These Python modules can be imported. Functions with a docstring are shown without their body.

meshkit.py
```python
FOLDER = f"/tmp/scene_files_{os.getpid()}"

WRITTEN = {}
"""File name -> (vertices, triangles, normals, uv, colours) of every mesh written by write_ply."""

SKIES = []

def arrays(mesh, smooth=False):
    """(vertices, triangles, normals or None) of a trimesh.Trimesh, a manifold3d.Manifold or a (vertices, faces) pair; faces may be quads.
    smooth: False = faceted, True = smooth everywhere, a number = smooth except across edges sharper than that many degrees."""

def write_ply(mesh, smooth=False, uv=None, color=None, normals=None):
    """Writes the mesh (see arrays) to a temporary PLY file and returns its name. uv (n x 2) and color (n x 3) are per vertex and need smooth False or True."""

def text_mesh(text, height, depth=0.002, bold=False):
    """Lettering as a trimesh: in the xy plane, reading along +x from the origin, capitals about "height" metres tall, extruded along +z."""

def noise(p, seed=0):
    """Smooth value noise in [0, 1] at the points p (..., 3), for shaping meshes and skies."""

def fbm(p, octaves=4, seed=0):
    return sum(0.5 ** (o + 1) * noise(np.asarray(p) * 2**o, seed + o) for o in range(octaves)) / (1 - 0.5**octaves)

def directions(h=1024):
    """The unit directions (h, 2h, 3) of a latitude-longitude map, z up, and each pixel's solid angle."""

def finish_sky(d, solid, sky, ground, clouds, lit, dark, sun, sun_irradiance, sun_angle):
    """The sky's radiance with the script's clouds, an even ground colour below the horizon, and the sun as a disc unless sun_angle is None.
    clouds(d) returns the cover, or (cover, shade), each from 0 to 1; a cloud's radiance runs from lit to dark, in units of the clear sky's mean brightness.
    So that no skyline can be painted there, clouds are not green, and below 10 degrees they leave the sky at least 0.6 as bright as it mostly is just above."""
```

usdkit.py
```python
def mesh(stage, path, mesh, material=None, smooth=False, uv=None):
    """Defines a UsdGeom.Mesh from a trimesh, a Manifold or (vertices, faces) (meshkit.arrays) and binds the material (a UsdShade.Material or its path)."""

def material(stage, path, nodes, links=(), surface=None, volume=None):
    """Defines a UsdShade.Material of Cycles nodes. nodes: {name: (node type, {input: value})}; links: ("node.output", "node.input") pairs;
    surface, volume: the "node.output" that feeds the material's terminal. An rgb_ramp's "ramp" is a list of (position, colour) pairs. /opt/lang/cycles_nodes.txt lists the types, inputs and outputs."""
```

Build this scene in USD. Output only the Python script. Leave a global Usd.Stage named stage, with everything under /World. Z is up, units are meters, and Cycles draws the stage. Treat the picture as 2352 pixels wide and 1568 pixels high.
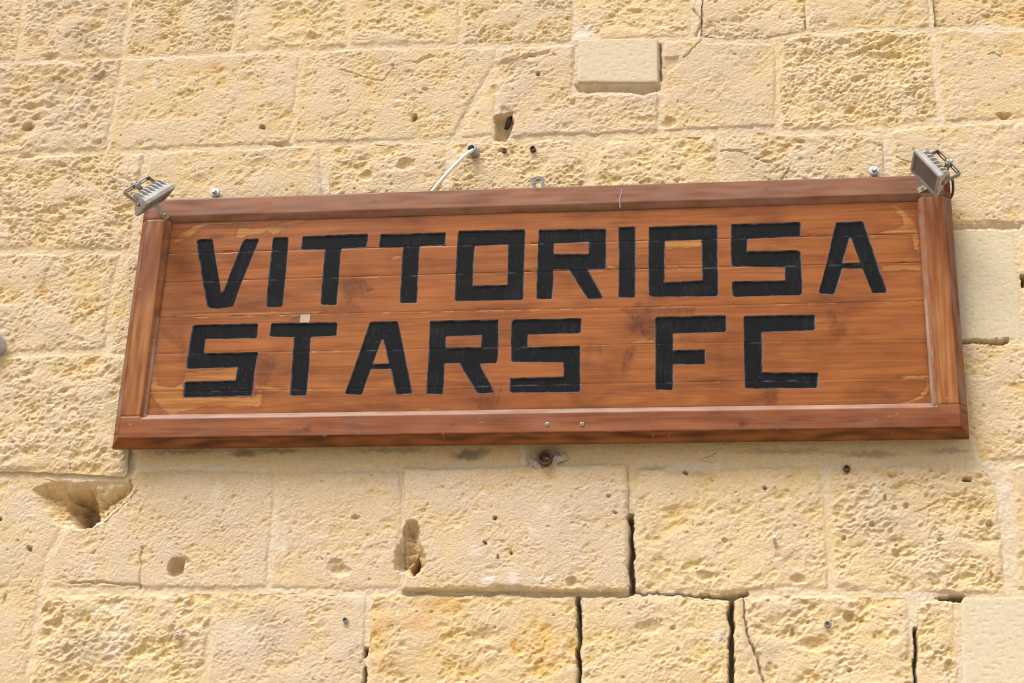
import math
import numpy as np
import shapely
import trimesh
import usdkit
from pxr import Gf, Sdf, Usd, UsdGeom, UsdLux, Vt
from scipy.spatial import Delaunay, cKDTree
from shapely.geometry import LineString, Point, Polygon, box
from shapely.ops import unary_union

stage = Usd.Stage.CreateInMemory()
UsdGeom.SetStageUpAxis(stage, "Z")
UsdGeom.SetStageMetersPerUnit(stage, 1.0)
UsdGeom.Xform.Define(stage, "/World")

# ------------------------------------------------------------------ camera, sky, light, exposure
EXPOSURE = 2.94
SIGN_Y, SIGN_Z, SIGN_W, SIGN_H = -0.065, 3.334, 1.95, 0.6402       # front plane of the sign's frame, its centre and size
FOCAL_PX, PITCH, YAW, ROLL = 3983.1, 0.41503, -0.14167, 0.037406
EYE = np.array([0.4861, SIGN_Y - 3.6946, SIGN_Z - 1.7344])
fwd = np.array([math.sin(YAW) * math.cos(PITCH), math.cos(YAW) * math.cos(PITCH), math.sin(PITCH)])
r0 = np.array([math.cos(YAW), -math.sin(YAW), 0.0])
u0 = np.cross(r0, fwd)
RIGHT = math.cos(ROLL) * r0 + math.sin(ROLL) * u0
UP = -math.sin(ROLL) * r0 + math.cos(ROLL) * u0
cam = UsdGeom.Camera.Define(stage, "/World/camera")
cam.CreateHorizontalApertureAttr(36.0)
cam.CreateFocalLengthAttr(36.0 * FOCAL_PX / 2352)
cam.CreateFStopAttr(0.0)
cam.CreateExposureAttr(EXPOSURE)
m4 = Gf.Matrix4d(*[float(v) for row in (np.append(RIGHT, 0), np.append(UP, 0), np.append(-fwd, 0), np.append(EYE, 1)) for v in row])
cam.AddTransformOp().Set(m4)

SUN_TO = np.array([-0.36, -0.50, 0.95])
SUN_TO = SUN_TO / np.linalg.norm(SUN_TO)
elev, rota = math.asin(SUN_TO[2]), math.atan2(SUN_TO[0], SUN_TO[1])
usdkit.material(stage, "/World/Looks/sky", {
    "sky": ("sky_texture", {"sky_type": "single_scattering", "sun_disc": False, "sun_elevation": elev, "sun_rotation": rota, "air_density": 1.0, "aerosol_density": 2.0}),
    "tc": ("texture_coordinate", {}),
    "n": ("noise_texture", {"scale": 2.2, "detail": 5.0, "roughness": 0.55}),
    "cov": ("rgb_ramp", {"ramp": [(0.0, (0.72,) * 3), (0.45, (0.86,) * 3), (1.0, (1, 1, 1))]}),
    "bw": ("rgb_to_bw", {}),
    "cloud": ("rgb_ramp", {"ramp": [(0.0, (2.6, 2.58, 2.55)), (0.5, (3.3, 3.25, 3.18)), (1.0, (4.1, 4.02, 3.9))]}),
    "sep": ("separate_xyz", {}), "zen": ("map_range", {"from_min": 0.0, "from_max": 1.0, "to_min": 0.42, "to_max": 1.2, "clamp": True}),
    "cz": ("mix_color", {"blend_type": "multiply", "fac": 1.0, "use_clamp": False}),
    "mix": ("mix_color", {"use_clamp": False}),
    "bg": ("background_shader", {"strength": 0.06})},
    [("tc.generated", "n.vector"), ("n.fac", "cov.fac"), ("cov.color", "bw.color"), ("n.fac", "cloud.fac"), ("bw.val", "mix.fac"), ("tc.generated", "sep.vector"), ("sep.z", "zen.value"), ("cloud.color", "cz.a"), ("zen.result", "cz.b"),
     ("sky.color", "mix.a"), ("cz.result", "mix.b"), ("mix.result", "bg.color")], surface="bg.background")
dome = UsdLux.DomeLight.Define(stage, "/World/sky")
usdkit.UsdShade.MaterialBindingAPI.Apply(dome.GetPrim()).Bind(usdkit.UsdShade.Material.Get(stage, "/World/Looks/sky"))
dome.GetPrim().SetCustomDataByKey("kind", "structure")
sun = UsdLux.DistantLight.Define(stage, "/World/sun")
sun.CreateNormalizeAttr(True)
sun.CreateIntensityAttr(0.25)
sun.CreateAngleAttr(34.0)
sun.CreateColorAttr(Gf.Vec3f(1.0, 0.97, 0.93))
zx = SUN_TO
xx = np.cross([0, 0, 1.0], zx); xx /= np.linalg.norm(xx)
yy = np.cross(zx, xx)
sun.AddTransformOp().Set(Gf.Matrix4d(*[float(v) for row in (np.append(xx, 0), np.append(yy, 0), np.append(zx, 0), np.array([0, 0, 20.0, 1])) for v in row]))


# ------------------------------------------------------------------ helpers
def at(px, py, Y=0.0):
    """The point of the plane y = Y that is seen at the photograph's pixel (2352 wide)."""
    d = fwd + RIGHT * (px - 1176) / FOCAL_PX - UP * (py - 784) / FOCAL_PX
    return EYE + d * (Y - EYE[1]) / d[1]


def xz(pts, Y=0.0):
    return [(p[0], p[2]) for p in (at(a, b, Y) for a, b in pts)]


def hsh(i, j, seed):
    h = (i.astype(np.int64) * 374761393 + j.astype(np.int64) * 668265263 + seed * 1442695041) & 0xFFFFFFFF
    h = ((h ^ (h >> 13)) * 1274126177) & 0xFFFFFFFF
    h = ((h ^ (h >> 16)) * 2246822519) & 0xFFFFFFFF
    return (h ^ (h >> 15)) & 0xFFFFFF


def gn(x, z, seed=0):
    """2D gradient noise, about -1..1."""
    x, z = np.asarray(x, float), np.asarray(z, float)
    i, j = np.floor(x), np.floor(z)
    fx, fz = x - i, z - j
    sx, sz = fx * fx * fx * (fx * (fx * 6 - 15) + 10), fz * fz * fz * (fz * (fz * 6 - 15) + 10)
    out = []
    for di in (0, 1):
        for dj in (0, 1):
            a = hsh(i + di, j + dj, seed) * (2 * math.pi / 0xFFFFFF)
            out.append(np.cos(a) * (fx - di) + np.sin(a) * (fz - dj))
    return 1.5 * ((out[0] * (1 - sz) + out[1] * sz) * (1 - sx) + (out[2] * (1 - sz) + out[3] * sz) * sx)


def fb(x, z, seed=0, n=4, gain=0.5):
    return sum(gain**k * gn(x * 2**k + 17.3 * k, z * 2**k - 9.1 * k, seed + k) for k in range(n))


def scallop(u, v, seed, dv=0.35, want=False):
    """Bowls with sharp ridges between them: the smallest squared distance to jittered cell centres, each with its own depth."""
    i, j = np.floor(u), np.floor(v)
    best = np.full(u.shape, 9.0)
    who = np.zeros(u.shape)
    for di in (-1, 0, 1):
        for dj in (-1, 0, 1):
            h = hsh(i + di, j + dj, seed)
            a, b, r = (h & 255) / 255.0, ((h >> 8) & 255) / 255.0, ((h >> 16) & 255) / 255.0
            d = (u - i - di - a) ** 2 + (v - j - dj - b) ** 2 + dv * r
            if want:
                who = np.where(d < best, r, who)
            best = np.minimum(best, d)
    return (best, who) if want else best


def sstep(t):
    t = np.clip(t, 0, 1)
    return t * t * (3 - 2 * t)


def dens(coords, h):
    ls = LineString(coords)
    return np.array(shapely.segmentize(ls, h).coords)


taken = {}


def number(path):
    n = taken.get(path, 0)
    taken[path] = n + 1
    return path if n == 0 else f"{path}_{n:03d}"


def path_of(o):
    return "/World" if o is None else str(o.GetPath())


def obj(name, mesh, mat, parent=None, smooth=False, pv=None, label=None):
    m = usdkit.mesh(stage, number(path_of(parent) + "/" + name), mesh, "/World/Looks/" + mat, smooth=smooth)
    for k, v in (pv or {}).items():
        UsdGeom.PrimvarsAPI(m).CreatePrimvar(k, Sdf.ValueTypeNames.FloatArray, "vertex").Set(Vt.FloatArray.FromNumpy(np.asarray(v, np.float32)))
    if label:
        m.GetPrim().SetCustomDataByKey("label", label)
    return m.GetPrim()


def thing(name, label, cat, group=None):
    o = UsdGeom.Xform.Define(stage, number("/World/" + name)).GetPrim()
    return tag(o, label, cat, group)


def tag(o, label, cat, group=None):
    o.SetCustomDataByKey("label", label)
    o.SetCustomDataByKey("category", cat)
    if group:
        o.SetCustomDataByKey("group", group)
    return o


def rings(poly):
    poly = shapely.geometry.polygon.orient(poly, 1.0)
    return [poly.exterior, *poly.interiors]


def tile(poly, h, front, back, extra=(), sides=True):
    """A solid whose outline (x, z) is poly: a fine front surface front(x, z, distance to the edge) -> (height towards the viewer, primvars) and straight sides back to y = back.
    Returns (vertices, faces, primvars)."""
    polys = [g for g in getattr(poly, "geoms", [poly]) if g.area > 2 * h * h]
    V, F, PV, base = [], [], [], 0
    for g in polys:
        bd = [dens(r.coords, h)[:-1] for r in rings(g)]
        edge = np.vstack(bd)
        tree = cKDTree(np.vstack([dens(r.coords, h / 2) for r in rings(g)]))
        x0, z0, x1, z1 = g.bounds
        gx, gz = np.meshgrid(np.arange(x0, x1, h), np.arange(z0, z1, h * 0.866))
        gx = gx + (np.arange(gx.shape[0]) % 2)[:, None] * h / 2
        P = np.stack([gx.ravel(), gz.ravel()], 1)
        shapely.prepare(g)
        P = P[shapely.contains_xy(g, P[:, 0], P[:, 1])]
        P = P[tree.query(P)[0] > 0.55 * h]
        for line in extra:
            part = line.intersection(g)
            for piece in getattr(part, "geoms", [part]):
                if piece.geom_type in ("LineString", "LinearRing") and piece.length > h:
                    E_ = dens(piece.coords, h)
                    E_ = E_[tree.query(E_)[0] > 0.3 * h]
                    if len(E_) and len(P):
                        P = P[cKDTree(E_).query(P)[0] > 0.55 * h]
                        P = np.vstack([P, E_])
        P = np.vstack([edge, P])
        T = Delaunay(P).simplices
        c = P[T].mean(1)
        T = T[shapely.contains_xy(g, c[:, 0], c[:, 1])]
        a, b, cc = P[T[:, 0]], P[T[:, 1]], P[T[:, 2]]
        area = (b[:, 0] - a[:, 0]) * (cc[:, 1] - a[:, 1]) - (b[:, 1] - a[:, 1]) * (cc[:, 0] - a[:, 0])
        T[area < 0] = T[area < 0][:, ::-1]
        T = T[np.abs(area) > 1e-12]
        d = tree.query(P)[0]
        d[: len(edge)] = 0
        y, pv = front(P[:, 0], P[:, 1], d)
        V.append(np.stack([P[:, 0], -y, P[:, 1]], 1)); F.append(T + base); PV.append(pv)
        base += len(P)
        if sides:
            k = 0
            for r in bd:
                n = len(r)
                idx = np.arange(k, k + n); k += n
                fr = np.stack([P[idx, 0], -y[idx], P[idx, 1]], 1)
                bk = fr.copy(); bk[:, 1] = back
                V += [fr, bk]
                PV += [{q: w[idx] for q, w in pv.items()}] * 2
                i = np.arange(n); j = (i + 1) % n
                F += [np.vstack([np.stack([i, i + n, j], 1), np.stack([j, i + n, j + n], 1)]) + base]
                base += 2 * n
    keys = PV[0].keys() if PV else []
    V, F, PV = np.vstack(V), np.vstack(F), {q: np.concatenate([p[q] for p in PV]) for q in keys}
    used = np.unique(F)
    new = np.zeros(len(V), int); new[used] = np.arange(len(used))
    return V[used], new[F], {q: w[used] for q, w in PV.items()}


def cyl(p, q, r, n=20, r2=None):
    """A cylinder or cone frustum from p to q."""
    p, q = np.asarray(p, float), np.asarray(q, float)
    r2 = r if r2 is None else r2
    d = (q - p) / np.linalg.norm(q - p)
    a = np.cross(d, [0, 0, 1.0] if abs(d[2]) < 0.9 else [1.0, 0, 0]); a /= np.linalg.norm(a)
    b = np.cross(d, a)
    t = np.arange(n) * 2 * math.pi / n
    c = np.cos(t)[:, None] * a + np.sin(t)[:, None] * b
    v = np.vstack([p + r * c, q + r2 * c, p, q])
    i = np.arange(n); j = (i + 1) % n
    f = np.vstack([np.stack([i, j, i + n], 1), np.stack([j, j + n, i + n], 1), np.stack([j, i, np.full(n, 2 * n)], 1), np.stack([i + n, j + n, np.full(n, 2 * n + 1)], 1)])
    return trimesh.Trimesh(v, f, process=False)


def lathe(p, d, profile, n=28):
    """profile: (distance along d, radius) pairs, revolved about the axis p + t d."""
    p, d = np.asarray(p, float), np.asarray(d, float)
    d = d / np.linalg.norm(d)
    a = np.cross(d, [0, 0, 1.0] if abs(d[2]) < 0.9 else [1.0, 0, 0]); a /= np.linalg.norm(a)
    b = np.cross(d, a)
    t = np.arange(n) * 2 * math.pi / n
    c = np.cos(t)[:, None] * a + np.sin(t)[:, None] * b
    v = np.vstack([p + s * d + r * c for s, r in profile])
    F = []
    i = np.arange(n); j = (i + 1) % n
    for k in range(len(profile) - 1):
        F += [np.stack([i, j, i + n], 1) + k * n, np.stack([j, j + n, i + n], 1) + k * n]
    return trimesh.Trimesh(v, np.vstack(F), process=False)


def tube(points, r, n=12):
    p = np.asarray(points, float)
    t = np.gradient(p, axis=0); t /= np.linalg.norm(t, axis=1, keepdims=True)
    a = np.cross(t, [0.31, 0.2, 0.93]); a /= np.linalg.norm(a, axis=1, keepdims=True)
    b = np.cross(t, a)
    g = np.arange(n) * 2 * math.pi / n
    v = (p[:, None] + r * (np.cos(g)[None, :, None] * a[:, None] + np.sin(g)[None, :, None] * b[:, None])).reshape(-1, 3)
    F = []
    i = np.arange(n); j = (i + 1) % n
    for k in range(len(p) - 1):
        F += [np.stack([i, j, i + n], 1) + k * n, np.stack([j, j + n, i + n], 1) + k * n]
    m = len(v)
    v = np.vstack([v, p[:1], p[-1:]])
    F += [np.stack([j, i, np.full(n, m)], 1), np.stack([i, j, np.full(n, m + 1)], 1) + np.array([m - n, m - n, 0])]
    return trimesh.Trimesh(v, np.vstack(F), process=False)


def spline(pts, n=24):
    from scipy.interpolate import CubicSpline
    p = np.asarray(pts, float)
    s = np.r_[0, np.cumsum(np.linalg.norm(np.diff(p, axis=0), axis=1))]
    return CubicSpline(s, p)(np.linspace(0, s[-1], n))


def frame_mesh(mesh, o, e1, e2, e3):
    """A mesh of local coordinates placed with axes e1, e2, e3 at o."""
    m = mesh.copy()
    m.vertices = np.asarray(o) + m.vertices @ np.stack([e1, e2, e3])
    if np.dot(np.cross(e1, e2), e3) < 0:
        m.faces = m.faces[:, ::-1]
    return m


def extr(poly, z0, z1):
    m = trimesh.creation.extrude_polygon(poly, z1 - z0, engine="earcut")
    m.apply_translation([0, 0, z0])
    return m


def rrect(w, h, r):
    return box(-w / 2 + r, -h / 2 + r, w / 2 - r, h / 2 - r).buffer(r, quad_segs=4)


cat_ = trimesh.util.concatenate


# ------------------------------------------------------------------ materials
def stone_mat(name, low, mid, high, rust=0.5, rough=1.0):
    usdkit.material(stage, "/World/Looks/" + name, {
        "g": ("geometry", {}),
        "a": ("attribute", {"attribute": "patina"}),
        "n1": ("noise_texture", {"scale": 7.0, "detail": 4.0, "roughness": 0.6}),
        "n1b": ("math", {"math_type": "multiply_add", "value2": 0.7, "value3": -0.35}),
        "s": ("math", {"math_type": "add", "use_clamp": True}),
        "r": ("rgb_ramp", {"ramp": [(0.0, low), (0.5, mid), (1.0, high)]}),
        "n2": ("noise_texture", {"scale": 130.0, "detail": 4.0, "roughness": 0.65}),
        "r2": ("rgb_ramp", {"ramp": [(0.25, (0.86, 0.85, 0.83)), (0.75, (1.1, 1.1, 1.1))]}),
        "m2": ("mix_color", {"blend_type": "multiply", "fac": 1.0, "use_clamp": False}),
        "n3": ("noise_texture", {"scale": 20.0, "detail": 3.0, "roughness": 0.7}),
        "r3": ("rgb_ramp", {"ramp": [(0.66, (0, 0, 0)), (0.80, (rust, rust, rust))]}),
        "b3": ("rgb_to_bw", {}),
        "m3": ("mix_color", {"b": (0.46, 0.23, 0.06)}),
        "at": ("attribute", {"attribute": "soot"}), "ar": ("attribute", {"attribute": "rust"}), "ap": ("attribute", {"attribute": "pale"}),
        "y1": ("mix_color", {"b": (0.13, 0.105, 0.075)}), "y2": ("mix_color", {"b": (0.45, 0.215, 0.032)}), "y3": ("mix_color", {"b": (0.58, 0.51, 0.43)}),
        "n5": ("noise_texture", {"scale": 3.1, "detail": 5.0, "roughness": 0.65}), "r5": ("rgb_ramp", {"ramp": [(0.50, (0, 0, 0)), (0.72, (0.5, 0.5, 0.5))]}), "b5": ("rgb_to_bw", {}), "m5": ("mix_color", {"b": (0.435, 0.35, 0.265)}),
        "n4": ("noise_texture", {"scale": 210.0, "detail": 4.0, "roughness": 0.7}),
        "bp": ("bump", {"strength": rough, "distance": 0.0042 * rough}),
        "p": ("principled_bsdf", {"roughness": 0.95, "specular_ior_level": 0.15, "diffuse_roughness": 0.4})},
        [("g.position", "n1.vector"), ("g.position", "n2.vector"), ("g.position", "n3.vector"), ("g.position", "n4.vector"),
         ("n1.fac", "n1b.value1"), ("n1b.value", "s.value1"), ("a.fac", "s.value2"), ("s.value", "r.fac"),
         ("r.color", "m2.a"), ("n2.fac", "r2.fac"), ("r2.color", "m2.b"), ("n3.fac", "r3.fac"), ("r3.color", "b3.color"), ("b3.val", "m3.fac"),
         ("m2.result", "m3.a"), ("g.position", "n5.vector"), ("n5.fac", "r5.fac"), ("r5.color", "b5.color"), ("b5.val", "m5.fac"), ("m3.result", "m5.a"), ("m5.result", "y1.a"), ("at.fac", "y1.fac"), ("y1.result", "y2.a"), ("ar.fac", "y2.fac"), ("y2.result", "y3.a"), ("ap.fac", "y3.fac"), ("y3.result", "p.base_color"), ("n4.fac", "bp.height"), ("bp.normal", "p.normal")], surface="p.BSDF")


stone_mat("stone_warm", (0.52, 0.36, 0.165), (0.525, 0.405, 0.235), (0.515, 0.405, 0.285))
stone_mat("stone_pink", (0.51, 0.37, 0.19), (0.52, 0.40, 0.25), (0.505, 0.40, 0.295), 0.35)
stone_mat("stone_yellow", (0.54, 0.385, 0.17), (0.55, 0.42, 0.235), (0.54, 0.425, 0.285))
stone_mat("stone_gold", (0.54, 0.345, 0.11), (0.54, 0.385, 0.18), (0.53, 0.41, 0.26), 0.9)
stone_mat("stone_sawn", (0.465, 0.39, 0.27), (0.47, 0.40, 0.285), (0.47, 0.405, 0.30), 0.0, 0.4)
stone_mat("mortar", (0.52, 0.40, 0.235), (0.52, 0.42, 0.285), (0.52, 0.435, 0.335), 0.0, 0.75)
usdkit.material(stage, "/World/Looks/masonry", {
    "g": ("geometry", {}), "sep": ("separate_xyz", {}), "com": ("combine_xyz", {}),
    "b": ("brick_texture", {"color1": (0.50, 0.36, 0.18), "color2": (0.47, 0.35, 0.20), "mortar": (0.48, 0.39, 0.27), "scale": 1.0, "mortar_size": 0.008, "brick_width": 0.45, "row_height": 0.27}),
    "n": ("noise_texture", {"scale": 60.0, "detail": 5.0}), "bp": ("bump", {"strength": 0.8, "distance": 0.02}),
    "p": ("principled_bsdf", {"roughness": 0.95, "specular_ior_level": 0.1})},
    [("g.position", "sep.vector"), ("sep.x", "com.x"), ("sep.z", "com.y"), ("com.vector", "b.vector"), ("g.position", "n.vector"),
     ("b.color", "p.base_color"), ("n.fac", "bp.height"), ("bp.normal", "p.normal")], surface="p.BSDF")
usdkit.material(stage, "/World/Looks/paving", {
    "g": ("geometry", {}), "n": ("noise_texture", {"scale": 3.0, "detail": 6.0}),
    "r": ("rgb_ramp", {"ramp": [(0.3, (0.24, 0.19, 0.13)), (0.7, (0.34, 0.28, 0.20))]}),
    "b": ("brick_texture", {"color1": (1, 1, 1), "color2": (0.9, 0.9, 0.9), "mortar": (0.5, 0.5, 0.5), "scale": 1.0, "mortar_size": 0.008, "brick_width": 0.6, "row_height": 0.4}),
    "m": ("mix_color", {"blend_type": "multiply", "fac": 1.0}),
    "p": ("principled_bsdf", {"roughness": 0.8})},
    [("g.position", "n.vector"), ("n.fac", "r.fac"), ("g.position", "b.vector"), ("r.color", "m.a"), ("b.color", "m.b"), ("m.result", "p.base_color")], surface="p.BSDF")


def wood_mat(name, along_x, ramp, gloss=0.42):
    sc = (2.2, 30.0, 75.0) if along_x else (75.0, 30.0, 2.2)
    sc2 = (0.9, 8.0, 17.0) if along_x else (17.0, 8.0, 0.9)
    usdkit.material(stage, "/World/Looks/" + name, {
        "g": ("geometry", {}),
        "m1": ("mapping", {"scale": sc}), "m2": ("mapping", {"scale": sc2}),
        "n1": ("noise_texture", {"scale": 3.0, "detail": 5.0, "roughness": 0.6, "distortion": 0.35}),
        "n2": ("noise_texture", {"scale": 1.6, "detail": 3.0, "roughness": 0.55, "distortion": 0.8}),
        "w": ("math", {"math_type": "multiply", "value2": 9.0}),
        "wf": ("math", {"math_type": "pingpong", "value2": 1.0}),
        "ad": ("mix_float", {"fac": 0.45}),
        "stain": ("rgb_ramp", {"ramp": [(0.12, ramp[0]), (0.5, ramp[1]), (0.88, ramp[2])]}),
        "mf": ("mapping", {"scale": (1.3, 20.0, 120.0) if along_x else (120.0, 20.0, 1.3)}), "nf": ("noise_texture", {"scale": 2.6, "detail": 3.0, "roughness": 0.6, "distortion": 0.2}), "rf": ("rgb_ramp", {"ramp": [(0.56, (1, 1, 1)), (0.70, (0.55, 0.5, 0.5))]}), "mff": ("mix_color", {"blend_type": "multiply", "fac": 0.5, "use_clamp": False}),
        "bare": ("rgb_ramp", {"ramp": [(0.2, (0.15, 0.050, 0.010)), (0.5, (0.225, 0.088, 0.020)), (0.8, (0.285, 0.125, 0.032))]}),
        "mg": ("mapping", {"scale": (3.0, 3.0, 9.0) if along_x else (9.0, 3.0, 3.0)}), "big": ("noise_texture", {"scale": 2.0, "detail": 4.0, "distortion": 0.5}),
        "bigr": ("rgb_ramp", {"ramp": [(0.3, (0.70, 0.66, 0.64)), (0.5, (1, 1, 1)), (0.7, (1.16, 1.2, 1.2))]}),
        "mb": ("mix_color", {"blend_type": "multiply", "fac": 1.0, "use_clamp": False}),
        "ab": ("attribute", {"attribute": "bare"}), "adk": ("attribute", {"attribute": "dark"}), "aw": ("attribute", {"attribute": "worn"}),
        "x1": ("mix_color", {}), "x2": ("mix_color", {"b": (0.036, 0.010, 0.0045)}), "x3": ("mix_color", {"b": (0.24, 0.17, 0.135)}),
        "bp": ("bump", {"strength": 0.15, "distance": 0.0005}),
        "p": ("principled_bsdf", {"roughness": gloss, "specular_ior_level": 0.12})},
        [("g.position", "m1.vector"), ("g.position", "m2.vector"), ("m1.vector", "n1.vector"), ("m2.vector", "n2.vector"), ("n2.fac", "w.value1"), ("w.value", "wf.value1"),
         ("n1.fac", "ad.a"), ("wf.value", "ad.b"), ("ad.result", "stain.fac"), ("ad.result", "bare.fac"),
         ("g.position", "mg.vector"), ("mg.vector", "big.vector"), ("big.fac", "bigr.fac"), ("stain.color", "mb.a"), ("bigr.color", "mb.b"), ("g.position", "mf.vector"), ("mf.vector", "nf.vector"), ("nf.fac", "rf.fac"), ("mb.result", "mff.a"), ("rf.color", "mff.b"),
         ("ab.fac", "x1.fac"), ("mff.result", "x1.a"), ("bare.color", "x1.b"), ("adk.fac", "x2.fac"), ("x1.result", "x2.a"),
         ("aw.fac", "x3.fac"), ("x2.result", "x3.a"), ("x3.result", "p.base_color"), ("ad.result", "bp.height"), ("bp.normal", "p.normal")], surface="p.BSDF")


wood_mat("wood_plank", True, ((0.140, 0.038, 0.0078), (0.174, 0.053, 0.0112), (0.210, 0.070, 0.0160)))
wood_mat("wood_rail", True, ((0.112, 0.031, 0.0095), (0.142, 0.042, 0.0130), (0.176, 0.057, 0.0185)))
wood_mat("wood_stile", False, ((0.122, 0.034, 0.0085), (0.150, 0.045, 0.0115), (0.182, 0.060, 0.0165)))
usdkit.material(stage, "/World/Looks/black_paint", {
    "g": ("geometry", {}), "m1": ("mapping", {"scale": (60.0, 20.0, 6.0)}),
    "n": ("noise_texture", {"scale": 4.0, "detail": 4.0, "roughness": 0.7}),
    "r": ("rgb_ramp", {"ramp": [(0.3, (0.0035, 0.0035, 0.004)), (0.62, (0.0055, 0.0055, 0.006)), (0.85, (0.0085, 0.0088, 0.010))]}),
    "a": ("attribute", {"attribute": "rim"}), "x": ("mix_color", {"b": (0.14, 0.14, 0.17)}),
    "n4": ("noise_texture", {"scale": 160.0, "detail": 3.0}), "bp": ("bump", {"strength": 0.3, "distance": 0.001}),
    "p": ("principled_bsdf", {"roughness": 0.7, "specular_ior_level": 0.06})},
    [("g.position", "m1.vector"), ("m1.vector", "n.vector"), ("n.fac", "r.fac"), ("r.color", "x.a"), ("a.fac", "x.fac"), ("x.result", "p.base_color"),
     ("g.position", "n4.vector"), ("n4.fac", "bp.height"), ("bp.normal", "p.normal")], surface="p.BSDF")


def plain(name, a, b, scale=60.0, rough=0.5, metal=0.0, spec=0.5, bump=0.0):
    usdkit.material(stage, "/World/Looks/" + name, {
        "g": ("geometry", {}), "n": ("noise_texture", {"scale": scale, "detail": 4.0, "roughness": 0.65}),
        "r": ("rgb_ramp", {"ramp": [(0.32, a), (0.68, b)]}), "bp": ("bump", {"strength": bump, "distance": 0.002}),
        "p": ("principled_bsdf", {"roughness": rough, "metallic": metal, "specular_ior_level": spec})},
        [("g.position", "n.vector"), ("n.fac", "r.fac"), ("r.color", "p.base_color"), ("n.fac", "bp.height"), ("bp.normal", "p.normal")], surface="p.BSDF")


plain("lamp_grey", (0.19, 0.172, 0.16), (0.27, 0.255, 0.245), 45, 0.5)
plain("fin_grey", (0.28, 0.27, 0.27), (0.36, 0.35, 0.355), 45, 0.42)
plain("bracket_zinc", (0.10, 0.088, 0.07), (0.17, 0.155, 0.13), 70, 0.5, 0.3)
plain("rusty_zinc", (0.05, 0.035, 0.025), (0.12, 0.115, 0.11), 90, 0.6, 0.0)
plain("strap_zinc", (0.16, 0.145, 0.10), (0.25, 0.235, 0.18), 70, 0.45, 0.4)
plain("bolt_steel", (0.27, 0.27, 0.27), (0.36, 0.36, 0.37), 90, 0.5, 0.2)
plain("screw_brass", (0.16, 0.14, 0.09), (0.26, 0.23, 0.16), 200, 0.45, 0.4)
plain("rusty_iron", (0.035, 0.015, 0.01), (0.13, 0.06, 0.035), 160, 0.85, 0.0, 0.3, 0.6)
plain("white_plastic", (0.46, 0.43, 0.37), (0.53, 0.50, 0.45), 25, 0.5)
plain("grey_plastic", (0.13, 0.14, 0.15), (0.20, 0.21, 0.225), 40, 0.5)
plain("pale_grey_plastic", (0.22, 0.22, 0.235), (0.28, 0.28, 0.29), 30, 0.5)
plain("black_rubber", (0.012, 0.012, 0.012), (0.025, 0.025, 0.025), 60, 0.5)
plain("reflector", (0.50, 0.46, 0.41), (0.60, 0.56, 0.50), 20, 0.35, 0.0)
plain("snail_shell", (0.20, 0.13, 0.10), (0.46, 0.36, 0.31), 240, 0.5)
plain("cement", (0.20, 0.17, 0.14), (0.38, 0.32, 0.26), 90, 0.95, 0.0, 0.1, 0.8)
plain("filler", (0.22, 0.17, 0.12), (0.29, 0.235, 0.17), 60, 0.8)
plain("slot_dark", (0.02, 0.015, 0.01), (0.04, 0.03, 0.02), 60, 0.9)
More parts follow.
